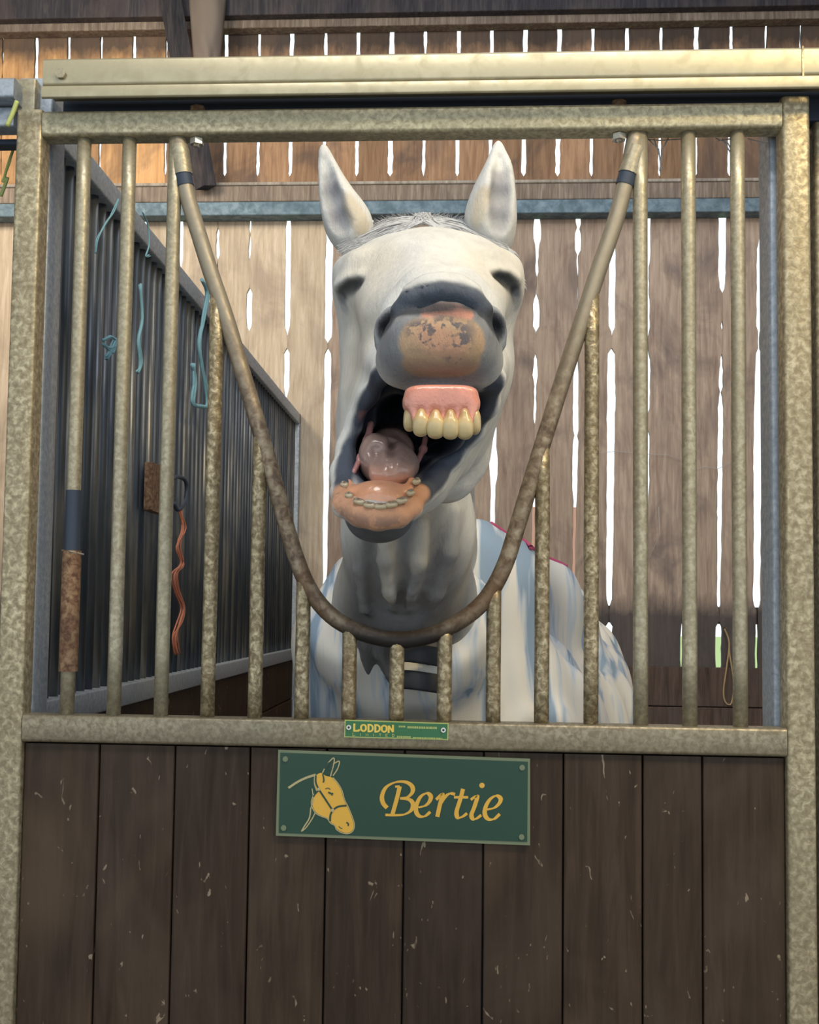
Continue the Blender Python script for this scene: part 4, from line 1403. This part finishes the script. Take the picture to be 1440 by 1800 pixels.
YS = 0.004
sg = empty('name_plate', at(708, 1480, YS + .003))
tag(sg, 'large green name plate with yellow lettering and a yellow horse head', 'sign')
slab('plate_edge', [(489, 1318), (932, 1334), (932, 1486), (485, 1469)], YS, .006, M['sign_edge'], sg)
slab('plate_face', [(493, 1323), (928, 1339), (927, 1480), (490, 1464)], YS - .001, .003, M['sign_green'], sg)
c5 = lambda pts: [(480 + x / 3.13, 1310 + y / 3.13) for x, y in pts]
YP = YS - .0016
mb = MB()
print_poly(mb, c5([(p.x, p.y) for p in spline([(x, y, 0) for x, y in [(230, 170), (262, 152), (290, 168), (325, 178), (352, 208), (376, 250), (390, 300), (410, 340), (430, 388), (444, 436), (438, 466), (415, 482), (382, 478), (352, 460), (342, 440), (318, 424), (300, 400), (268, 388), (238, 370), (220, 340), (216, 305), (228, 272), (240, 250), (228, 212), (230, 172)]], 3)][:-1]), YP)
mb.build('horse_head_print', M['sign_yellow'], sg)
mb = MB()
for pts, w in (([(85, 235), (130, 205), (180, 180), (235, 162)], 11), ([(215, 238), (222, 300), (208, 345)], 4), ([(208, 345), (200, 400), (170, 450), (158, 472)], 6), ([(232, 372), (212, 410), (180, 455), (155, 474)], 5),
               ([(272, 152), (296, 108), (332, 70), (336, 96), (322, 150), (316, 172)], 5), ([(330, 104), (364, 88), (356, 128), (330, 168)], 5),
               ([(228, 170), (228, 212), (240, 250)], 4), ([(330, 178), (356, 208), (380, 250), (394, 300), (414, 340), (434, 388), (448, 436), (440, 470), (415, 486), (380, 482), (350, 464), (340, 442), (316, 428), (298, 403), (266, 391), (236, 374), (216, 342), (212, 305), (226, 268)], 4)):
    nib(mb, c5(pts), YP - .0003, (w + 1.5) / 3.13, (w + 1.5) / 3.13)
mb.build('outline_print', M['sign_cream'], sg)
mb = MB()
for pts, w in (([(236, 166), (236, 205), (252, 243)], 9), ([(252, 243), (290, 300), (328, 358)], 10), ([(328, 358), (358, 338), (404, 332)], 10), ([(328, 358), (316, 385), (314, 418)], 10), ([(250, 250), (232, 268), (222, 284)], 8),
               ([(274, 158), (280, 190), (276, 205)], 8), ([(285, 130), (300, 108), (316, 100), (318, 130), (300, 160)], 14), ([(288, 240), (304, 236), (316, 244)], 4), ([(304, 258), (320, 266), (332, 266)], 9), ([(320, 272), (328, 276)], 5), ([(404, 424), (414, 432), (414, 444)], 8), ([(362, 446), (372, 456), (382, 458)], 4)):
    nib(mb, c5(pts), YP - .0006, w / 3.13, w / 3.13)
mb.build('halter_print', M['sign_green'], sg)
for (x, y, r) in ((252, 242, 9), (328, 358, 10)):
    mb = MB()
    disc(mb, 480 + x / 3.13, 1310 + y / 3.13, r / 3.13, YP - .0008)
    mb.build('ring_print', M['sign_cream'], sg)
# lettering: Bertie, one object per letter
LET = {
 'B': [[(628, 345), (606, 318), (600, 280), (622, 232), (672, 204), (728, 202), (764, 224), (768, 256), (742, 284), (700, 292)],
       [(700, 292), (748, 298), (770, 322), (760, 358), (724, 380), (676, 385), (618, 383)], [(698, 226), (680, 300), (656, 384)], [(672, 228), (698, 226)]],
 'e': [[(800, 342), (838, 332), (862, 308), (868, 280), (846, 264), (812, 284), (790, 328), (788, 366), (806, 390), (836, 390), (866, 366)]],
 'r': [[(898, 300), (926, 272), (932, 276), (918, 330), (904, 394)], [(918, 326), (944, 288), (972, 266), (1002, 270)]],
 't': [[(1046, 240), (1030, 300), (1010, 366), (1018, 398), (1044, 392), (1068, 374)], [(996, 286), (1074, 286)]],
 'i': [[(1088, 300), (1114, 282), (1124, 286), (1108, 340), (1092, 384), (1102, 406), (1122, 402), (1146, 384)]],
 'e2': [[(1176, 354), (1218, 344), (1246, 318), (1252, 292), (1228, 278), (1194, 298), (1170, 340), (1166, 380), (1184, 406), (1216, 406), (1248, 378)]],
}
for ch, strokes in LET.items():
    mb = MB()
    for s_ in strokes:
        nib(mb, c5(s_), YP, 9 / 3.13, 25 / 3.13, 16)
    if ch == 'i': disc(mb, 480 + 1150 / 3.13, 1310 + 221 / 3.13, 15 / 3.13, YP)
    if ch == 't':
        nib(mb, c5([(996, 287), (1074, 287)]), YP - .0001, 12 / 3.13, 12 / 3.13)
    mb.build('letter', M['sign_yellow'], sg)
for (x, y) in ((502, 1334), (918, 1349), (499, 1455), (917, 1471)):
    c = at(x, y, YS - .001)
    MB().tube([c, c + Vector((0, -.0025, 0))], .0045, 12).build('screw', M['sign_edge'], sg)

YL = -.002
lp = empty('maker_plate', at(697, 1298, YL))
tag(lp, 'small green maker plate with gold capitals riveted to the middle rail', 'sign')
slab('plate_edge', [(606, 1265), (789, 1271), (788, 1301), (605, 1296)], YL, .0029, M['plate_lime'], lp)
slab('plate_face', [(608, 1267), (787, 1273), (786, 1299), (607, 1294)], YL - .0005, .002, M['plate_green'], lp)
YT = YL - .0009
c6 = lambda pts: [(590 + x / 6.857, 1250 + y / 6.857) for x, y in pts]
GL = {'L': [[(0, 0), (0, 1)], [(0, 1), (1, 1)], [(1, 1), (1, .75)], [(-.18, 0), (.25, 0)], [(-.18, 1), (.2, 1)]],
      'O': [[(.5, 0), (.95, .2), (1, .5), (.95, .8), (.5, 1), (.05, .8), (0, .5), (.05, .2), (.5, 0)]],
      'D': [[(.1, 0), (.1, 1)], [(-.1, 0), (.5, 0), (.95, .25), (.95, .75), (.5, 1), (-.1, 1)]],
      'N': [[(0, 1), (0, 0)], [(0, 0), (.9, 1)], [(.9, 1), (.9, 0)], [(-.2, 1), (.2, 1)], [(.7, 0), (1.1, 0)]],
      'I': [[(.5, 0), (.5, 1)]], 'M': [[(0, 1), (0, 0), (.5, .7), (1, 0), (1, 1)]], 'T': [[(0, 0), (1, 0)], [(.5, 0), (.5, 1)]], 'E': [[(1, 0), (0, 0), (0, 1), (1, 1)], [(0, .5), (.8, .5)]]}
mb = MB()
for i, ch in enumerate('LODDON'):
    x0 = 225 + i * 83; y0 = 160 + i * 3; w_, h_ = 58, 78
    for s_ in GL[ch]:
        nib(mb, c6([(x0 + a * w_, y0 + b * h_) for a, b in s_]), YT, 3.0, 3.4, 0, 3, smooth=(ch in 'OD' and len(s_) > 4))
mb.build('lettering', M['plate_gold'], lp)
mb = MB()
for i, ch in enumerate('LIMITED'):
    x0 = 208 + i * 79; y0 = 266 + i * 2
    for s_ in GL[ch]:
        nib(mb, c6([(x0 + a * 26, y0 + b * 30) for a, b in s_]), YT, 1.0, 1.0, 0, 2, smooth=False)
mb.build('lettering', M['plate_lime'], lp)
mb = MB()
for (xa_, xb_, y_, hgt) in ((770, 850, 185, 20), (875, 1235, 192, 26), (750, 910, 312, 26), (940, 1290, 322, 26)):
    x = xa_
    while x < xb_:
        wd = rng.uniform(10, 20)
        nib(mb, c6([(x, y_ - hgt / 2 + (x - 770) * .025), (x, y_ + hgt / 2 + (x - 770) * .025)]), YT, wd / 6.857, wd / 6.857, 0, 2, smooth=False)
        x += wd + 5
mb.build('small_print', M['plate_lime'], lp)
for (x, y) in ((160, 196), (1300, 228)):
    q = c6([(x, y)])[0]
    c = at(q[0], q[1], YT)
    MB().tube([c, c + Vector((0, -.002, 0))], .004, 12).build('rivet', M['bolt'], lp, smooth=False)
    MB().tube([c + Vector((0, -.002, 0)), c + Vector((0, -.0024, 0))], .002, 10).build('rivet_hole', M['dark_steel'], lp)
